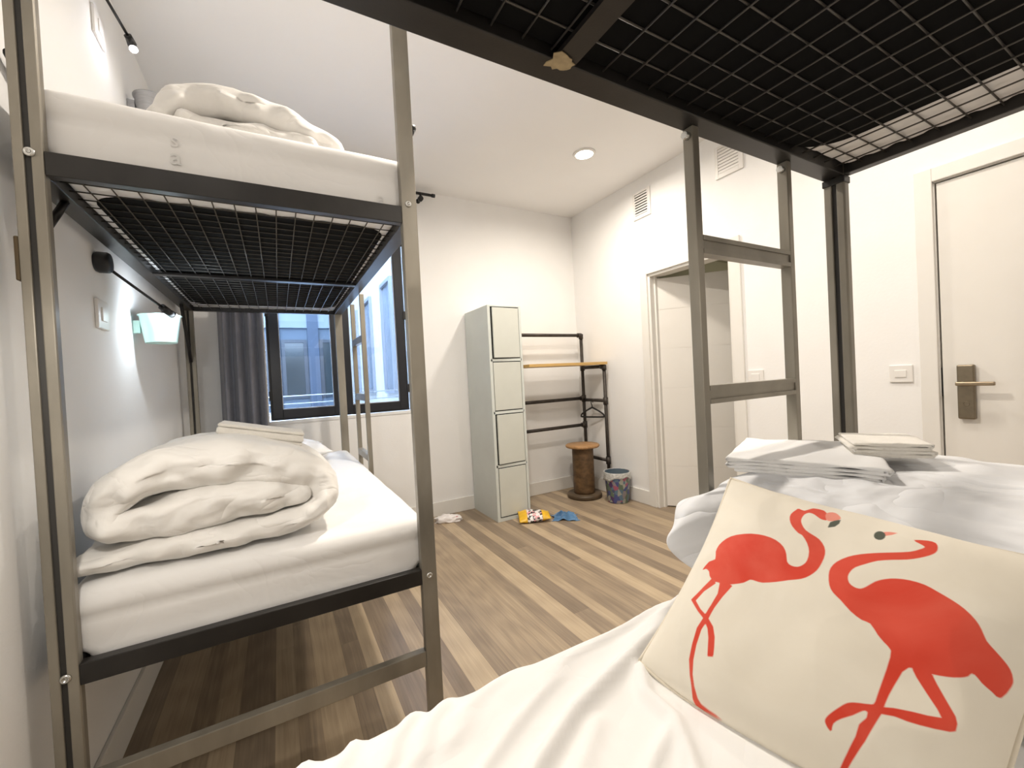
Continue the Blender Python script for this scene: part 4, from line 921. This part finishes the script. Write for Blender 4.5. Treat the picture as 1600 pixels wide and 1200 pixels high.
# ================================================================== LOCKER, SHELF, STOOL, BIN
lx0, lx1, ly0, ly1, lh = 1.535, 1.855, 3.10, 3.575, 1.812
t = thing('locker', 'tall sage green metal locker with four doors against the far wall', 'locker', ((lx0 + lx1) / 2, (ly0 + ly1) / 2, 0))
fw = 0.022; zs = [0.012, 0.462, 0.912, 1.352, lh - 0.012]
bm = NB(); box(bm, lx0, lx0 + 0.012, ly0, ly1, 0, lh); box(bm, lx1 - 0.012, lx1, ly0, ly1, 0, lh); box(bm, lx0 + .012, lx1 - .012, ly1 - 0.01, ly1, 0, lh); box(bm, lx0 + .012, lx1 - .012, ly0, ly1 - .01, lh - 0.012, lh); box(bm, lx0 + .012, lx1 - .012, ly0, ly1 - .01, 0, 0.03)
for z in zs[1:-1]: box(bm, lx0 + .012, lx1 - .012, ly0, ly1 - .01, z - 0.011, z + 0.011)
box(bm, lx0 + .012, lx0 + fw + .004, ly0, ly0 + 0.02, 0.03, lh - .012); box(bm, lx1 - fw, lx1 - .012, ly0, ly0 + 0.02, 0.03, lh - .012)
obj('carcass', bm, M_LOCKER, t, bevel=0.0015)
obj('gap_shade', B(lx0 + fw + .004, lx1 - fw, ly0 + 0.014, ly0 + 0.018, 0.03, lh - .012), M_DARK, t)  # black sheet stands in for the shade in the door gaps
for k, (za, zb) in enumerate(((0.032, 0.450), (0.474, 0.900), (0.924, 1.340), (1.364, 1.798))):
    g = 0.012 if k in (3, 1, 2) else 0.008
    g = (0.008, 0.014, 0.007, 0.017)[k]
    bm = NB(); a = math.radians((0.6, 2.6, 0.5, 3.2)[k]); hx, hy = lx1 - fw - 0.006, ly0 + 0.004; w = (lx1 - lx0) - fw * 2 - 0.008 - (0.007, 0.012, 0.006, 0.014)[k]
    box(bm, -w, 0, -0.006, 0.008, za + 0.008, zb - 0.007)
    for v in bm.verts:
        x, y = v.co.x, v.co.y; v.co.x = hx + x * math.cos(a) - y * math.sin(a); v.co.y = hy + x * math.sin(a) + y * math.cos(a)
    obj('locker_door', bm, M_LOCKDOOR, t, bevel=0.0015)

# pipe shelf
PXR, PXL, PYF, PYR, pr = 2.770, 1.98, 3.105, 3.435, 0.0165
t = thing('pipe_shelf', 'black iron pipe shelf with pine board in the far right corner', 'shelf', ((PXR + PXL) / 2, (PYF + PYR) / 2, 0))
def fitting(bm, p, axis, L=0.05, r=0.0235):
    p = Vector(p); d = Vector({'x': (1, 0, 0), 'y': (0, 1, 0), 'z': (0, 0, 1)}[axis]); tube(bm, [p - d * L / 2, p + d * L / 2], r, 14)
for px in (PXR, PXL):
    if px == PXR: bm = NB(); tube(bm, [(px, PYF, 0.0), (px, PYF, 1.262)], pr, 12); tube(bm, [(px, PYF, 1.262), (px, PYR, 1.262)], pr, 12)
    if px == PXR:
        fitting(bm, (px, PYF, 1.252), 'z'); fitting(bm, (px, PYF + 0.022, 1.262), 'y', 0.045); fitting(bm, (px, PYF, 0.925), 'z', 0.07); fitting(bm, (px, PYF, 0.345), 'z', 0.07)
        obj('front_upright', bm, M_PIPE, t)
        bm = NB(); tube(bm, [(px, PYF, 0.345), (px, PYR, 0.345)], pr, 12); obj('foot_tie', bm, M_PIPE, t)
        bm = NB(); tube(bm, [(px, PYF, 0.930), (px, PYR, 0.930)], pr, 12); obj('hanging_rail', bm, M_PIPE, t)
    bm = NB(); tube(bm, [(px, PYR, 0.0), (px, PYR, 1.60)], pr, 12); fitting(bm, (px, PYR, 1.588), 'z'); fitting(bm, (px, PYR, 0.672), 'z', 0.07); fitting(bm, (px, PYR, 0.945), 'z', 0.07); fitting(bm, (px, PYR, 1.262), 'z', 0.06); fitting(bm, (px, PYR, 0.345), 'z', 0.06)
    obj('rear_upright', bm, M_PIPE, t)
bm = NB(); tube(bm, [(PXL, PYR, 1.60), (PXR, PYR, 1.60)], pr, 12); fitting(bm, (PXR - 0.02, PYR, 1.60), 'x', 0.045); obj('top_rail', bm, M_PIPE, t)
bm = NB(); tube(bm, [(PXL, PYR, 0.948), (PXR, PYR, 0.948)], pr, 12); fitting(bm, (PXR - .02, PYR, 0.948), 'x', 0.045); obj('middle_rail', bm, M_PIPE, t)
bm = NB(); tube(bm, [(PXL, PYR, 0.672), (PXR, PYR, 0.672)], pr, 12); fitting(bm, (PXR - .02, PYR, 0.672), 'x', 0.045); obj('lower_rail', bm, M_PIPE, t)
bm = NB(); box(bm, 1.90, 2.79, PYF - 0.03, PYR - 0.024, 1.281, 1.307); obj('shelf_board', bm, M_SHELF, t, bevel=0.002)

# hanger on the rail
hc = Vector((PXR, 3.31, 0.930 + 0.0003)); hd = Vector((0.45, -0.89, 0)).normalized()
t = thing('clothes_hanger', 'black plastic clothes hanger on the shelf rail above the stool', 'hanger', hc)
bm = NB(); hk = []
for k in range(15):
    a = PI * (1.12 - 1.12 * k / 14 * 1.0); hk.append(hc + Vector((0, 0, -0.020)) + hd.cross(Vector((0, 0, 1))) * (0.021 * math.cos(a)) + Vector((0, 0, 0.021 * math.sin(a))))
hk += [hc + hd.cross(Vector((0, 0, 1))) * 0.018 + Vector((0, 0, -0.035)), hc + Vector((0, 0, -0.055)), hc + Vector((0, 0, -0.075))]
tube(bm, hk, 0.005, 8); obj('hook', bm, M_BLACK, t)
bm = NB(); neck = hc + Vector((0, 0, -0.075)); W = 0.122
pts = [neck, neck + hd * W * 0.55 + Vector((0, 0, -0.035)), neck + hd * W * 0.92 + Vector((0, 0, -0.066)), neck + hd * W + Vector((0, 0, -0.082)), neck + hd * W * 0.93 + Vector((0, 0, -0.096)), neck + Vector((0, 0, -0.098)), neck - hd * W * 0.93 + Vector((0, 0, -0.096)), neck - hd * W + Vector((0, 0, -0.082)), neck - hd * W * 0.92 + Vector((0, 0, -0.066)), neck - hd * W * 0.55 + Vector((0, 0, -0.035)), neck]
tube(bm, catmull([tuple(p) for p in pts], 4), 0.0085, 8); obj('hanger_body', bm, M_BLACK, t)

# cable drum stool
sx, sy = 2.565, 3.240
t = thing('spool_stool', 'brown wooden cable drum stool under the pipe shelf', 'stool', (sx, sy, 0))
bm = NB(); lathe(bm, [(0.158, 0.0), (0.168, 0.006), (0.168, 0.030), (0.160, 0.042), (0.0, 0.042)], (sx, sy, 0), 40); obj('base_disc', bm, M_SPOOLBASE, t)
bm = NB(); lathe(bm, [(0.100, 0.042), (0.103, 0.06), (0.103, 0.475), (0.100, 0.49)], (sx, sy, 0), 40); obj('core', bm, M_SPOOL, t)
bm = NB(); lathe(bm, [(0.120, 0.480), (0.158, 0.488), (0.164, 0.496), (0.164, 0.508), (0.157, 0.514), (0.0, 0.514)], (sx, sy, 0), 44); obj('seat_disc', bm, M_SPOOLTOP, t)

# waste bin
bx_, by_ = 2.705, 2.925
t = thing('waste_bin', 'printed waste bin with white liner in front of the pipe shelf foot', 'bin', (bx_, by_, 0))
bm = NB(); lathe(bm, [(0.0, 0.002), (0.093, 0.0), (0.098, 0.006), (0.116, 0.265), (0.119, 0.272), (0.119, 0.279), (0.113, 0.279), (0.094, 0.01), (0.0, 0.01)], (bx_, by_, 0), 40); obj('bin_body', bm, M_BINART, t)
bm = NB(); prof = [(0.1125, 0.2795), (0.1190, 0.2815), (0.1215, 0.276), (0.121, 0.25), (0.1215, 0.236), (0.123, 0.222)]; rings = []
for (r_, z) in prof:
    ring = []
    for k in range(60):
        a = 2 * PI * k / 60; s_ = (0.279 - z) / 0.07
        rr = r_ + 0.0055 * abs(math.sin(a * 9 + 2)) * max(0, s_); zz = z - 0.022 * max(0, s_) * math.sin(2 * a + 2.2) + 0.009 * math.sin(7 * a) * max(0, s_)
        ring.append(bm.verts.new((bx_ + rr * math.cos(a), by_ + rr * math.sin(a), zz)))
    rings.append(ring)
for a, b_ in zip(rings, rings[1:]):
    for k in range(60): bm.faces.new((a[k], a[(k + 1) % 60], b_[(k + 1) % 60], b_[k])).smooth = True
o = obj('bin_liner', bm, M_LINER, t, smooth=True); md = o.modifiers.new('film', 'SOLIDIFY'); md.thickness = 0.0012; md.offset = 1
bm = NB(); lathe(bm, [(0.1125, 0.278), (0.096, 0.03), (0.0, 0.03)], (bx_, by_, 0), 40); obj('bin_inside', bm, M_BINBLUE, t)

# litter on the floor
def crumple(c, sx, sy, sz, seed, rot=0, n=26, amp=0.35, mats=None, flat=0.0):
    bm = NB(); bmesh.ops.create_icosphere(bm, subdivisions=4, radius=1.0)
    ca, sa = math.cos(rot), math.sin(rot)
    for v in bm.verts:
        d = v.co.normalized(); k = 1 + amp * (0.5 - abs(noise.noise(d * 1.7 + Vector((seed, 0, 0)))) * 1.6) + amp * 0.5 * noise.noise(d * 4 + Vector((0, seed, 0)))
        x, y, z = d.x * sx * k, d.y * sy * k, max(d.z * k, -0.3) * sz
        v.co = Vector((c[0] + x * ca - y * sa, c[1] + x * sa + y * ca, z))
    lo = min(v.co.z for v in bm.verts)
    for v in bm.verts: v.co.z += c[2] - lo
    for f in bm.faces: f.smooth = True
    return bm
o = obj('tissue', crumple((1.205, 3.40, 0.0005), 0.105, 0.050, 0.045, 3.3, -0.35), M_TISSUE, smooth=True)
tag(o, 'crumpled white tissue on the floor left of the locker', 'tissue')
bm = NB(); lathe(bm, [(0.012, 0.0), (0.010, 0.004), (0.0, 0.004)], (1.268, 3.353, 0.033), 12, axis='y'); obj('pink_mark', bm, M_PINK, o)
# blue cloth: a crumpled sheet of folds
bm = NB(); n = 44; V_ = {}
for i in range(n + 1):
    for j in range(n + 1):
        u, v = i / n * 2 - 1, j / n * 2 - 1
        f_ = 0.5 + 0.5 * noise.noise(Vector((u * 1.1 + 5, v * 1.1, 0)))
        x = 0.118 * u * (0.72 + 0.28 * abs(v)) + 0.02 * noise.noise(Vector((u * 2, v * 2, 4))); y = 0.070 * v * (0.65 + 0.5 * abs(u)) + 0.03 * noise.noise(Vector((u * 1.6, v * 1.6, 9)))
        env = max(0, 1 - 0.72 * (u * u + v * v)); z = 0.004 + 0.060 * env * (0.35 + (1 - abs(noise.noise(Vector((u * 2.0, v * 2.0, 2.5)))) * 2.2) * 0.75)
        a = -0.5; V_[(i, j)] = bm.verts.new((2.035 + x * math.cos(a) - y * math.sin(a), 2.850 + x * math.sin(a) + y * math.cos(a), max(0.004, z)))
for i in range(n):
    for j in range(n): bm.faces.new((V_[(i, j)], V_[(i + 1, j)], V_[(i + 1, j + 1)], V_[(i, j + 1)])).smooth = True
o = obj('cleaning_cloth', bm, M_BLUE, smooth=True); md = o.modifiers.new('cloth', 'SOLIDIFY'); md.thickness = 0.003
tag(o, 'crumpled blue cloth on the floor right of the locker', 'cloth')
# snack bag: puffed printed front panel, yellow ends
bag_c = Vector((1.805, 2.965, 0.0)); ba = math.radians(-25); bu = Vector((math.cos(ba), math.sin(ba), 0)); bw = Vector((-math.sin(ba), math.cos(ba), 0))
t = thing('snack_bag', 'empty yellow snack bag with black and white print at the locker foot', 'bag', bag_c)
def bag_part(u0, u1, nu, m, name):
    bm = NB(); nv_ = 16; R_ = []
    for side in (1, -1):
        for i in range(nu + 1):
            for j in range(nv_ + 1):
                u = u0 + (u1 - u0) * i / nu; v = j / nv_ * 2 - 1
                h = 0.040 * (1 - v * v) ** 0.6 * (1 - (abs(u) / 0.135) ** 3) if abs(u) < 0.135 else 0.0
                h = max(h, 0.0012); z = 0.043 - 0.02 * (v if side else 0) * 0 + side * h + 0.003 * noise.noise(Vector((u * 40, v * 3, side)))
                p = bag_c + bu * u + bw * (v * 0.080) + Vector((0, 0, max(0.001, z - 0.004 + 0.020 * v * (1 if u < 0 else 0.3))))
                R_.append((side, i, j, bm.verts.new(p)))
    D = {(s, i, j): q for s, i, j, q in R_}
    for i in range(nu):
        for j in range(nv_):
            for s in (1, -1): bm.faces.new((D[(s, i, j)], D[(s, i + 1, j)], D[(s, i + 1, j + 1)], D[(s, i, j + 1)])).smooth = True
    for i in range(nu):
        for j in (0, nv_): bm.faces.new((D[(1, i, j)], D[(1, i + 1, j)], D[(-1, i + 1, j)], D[(-1, i, j)]))
    for j in range(nv_):
        for i in (0, nu): bm.faces.new((D[(1, i, j)], D[(1, i, j + 1)], D[(-1, i, j + 1)], D[(-1, i, j)]))
    return obj(name, bm, m, t, smooth=True)
bag_part(-0.13, -0.062, 8, M_YELLOW, 'bag_end'); bag_part(-0.062, 0.062, 14, M_COW, 'printed_panel'); bag_part(0.062, 0.13, 8, M_YELLOW, 'bag_end')

# ================================================================== THE COURTYARD OUTSIDE
struct('floor_terrace', B(-3.0, 4.0, YF + 0.12, 12.6, 0.55, 0.62), M_ASPHALT)
def facade_window(bld, place, u0, u1, z0, z1, fr_m, pane_m, fw=0.07, bars=()):
    """place(u0,u1,d0,d1,z0,z1) gives a box standing out of the facade by depth d"""
    bm = NB()
    for (a, b_, c, d) in ((u0, u0 + fw, z0, z1), (u1 - fw, u1, z0, z1), (u0 + fw, u1 - fw, z0, z0 + fw), (u0 + fw, u1 - fw, z1 - fw, z1)): place(bm, a, b_, -0.0, 0.05, c, d)
    for ub in bars: place(bm, ub - fw / 2, ub + fw / 2, 0.0, 0.05, z0 + fw, z1 - fw)
    w = obj('window', bm, fr_m, bld)
    bm = NB(); place(bm, u0 + fw, u1 - fw, 0.0, 0.012, z0 + fw, z1 - fw); obj('pane', bm, pane_m, w)
XS = 1.60
b1 = thing('courtyard_building', 'white rendered wing seen through the right window leaf, with tall grey framed windows', 'building', (XS + 0.3, 8.0, 0.62))
obj('wall', B(XS, XS + 0.6, 3.75, 12.0, 0.62, 6.2), M_FACADE, b1)
def pl_side(bm, a, b_, d0, d1, z0, z1): box(bm, XS - d1, XS - d0 if d0 else XS + 0.002, a, b_, z0, z1)
for (a, b_) in ((6.45, 7.15), (4.75, 5.45), (8.05, 8.75), (9.6, 10.3)):
    facade_window(b1, pl_side, a, b_, 1.05, 2.85, M_GREYFRAME, mat('grey_blue_pane', (0.115, 0.13, 0.15), 0.2), 0.06)
b2 = thing('courtyard_building', 'blue grey facade seen through the left window leaf', 'building', (-0.5, 12.3, 0.62))
YB = 12.0
obj('wall', B(-3.0, 2.2, YB, YB + 0.5, 0.62, 6.2), M_FACADEBLUE, b2)
def pl_front(bm, a, b_, d0, d1, z0, z1): box(bm, a, b_, YB - d1, YB - d0 if d0 else YB + 0.002, z0, z1)
for (a, b_) in ((-0.15, 0.10), (0.72, 0.98), (1.42, 1.6), (-1.2, -0.95)):
    bm = NB(); pl_front(bm, a, b_, 0.0, 0.10, 0.62, 6.2); obj('pilaster', bm, M_STRIPEDARK, b2)
for (a, b_) in ((0.10, 0.72), (0.98, 1.42), (-0.95, -0.15)):
    bm = NB(); pl_front(bm, a, b_, 0.0, 0.06, 2.75, 3.7); obj('spandrel', bm, M_PALEBAND, b2)
facade_window(b2, pl_front, 0.12, 0.70, 0.95, 2.45, M_DARKFRAME, M_DARKPANE, 0.08); facade_window(b2, pl_front, 0.99, 1.41, 0.95, 2.45, M_DARKFRAME, M_DARKPANE, 0.08)
facade_window(b2, pl_front, -0.90, -0.18, 0.95, 2.45, M_DARKFRAME, M_DARKPANE, 0.08)
obj('wall', B(-3.0, -2.5, 3.75, 12.0, 0.62, 6.2), M_FACADEBLUE, b2)
# wire railing just outside the window
t = thing('balcony_railing', 'thin horizontal wire railing just outside the window', 'railing', (0.5, 3.9, 0.62))
for z in (1.14, 1.075, 1.01):
    bm = NB(); tube(bm, [(-1.0, 3.95, z), (1.585, 3.95, z)], 0.005, 6); obj('rail_wire', bm, M_SILVER, t)
for x in (-0.98, 1.57):
    bm = NB(); tube(bm, [(x, 3.95, 0.62), (x, 3.95, 1.16)], 0.012, 8); obj('railing_post', bm, M_SILVER, t)
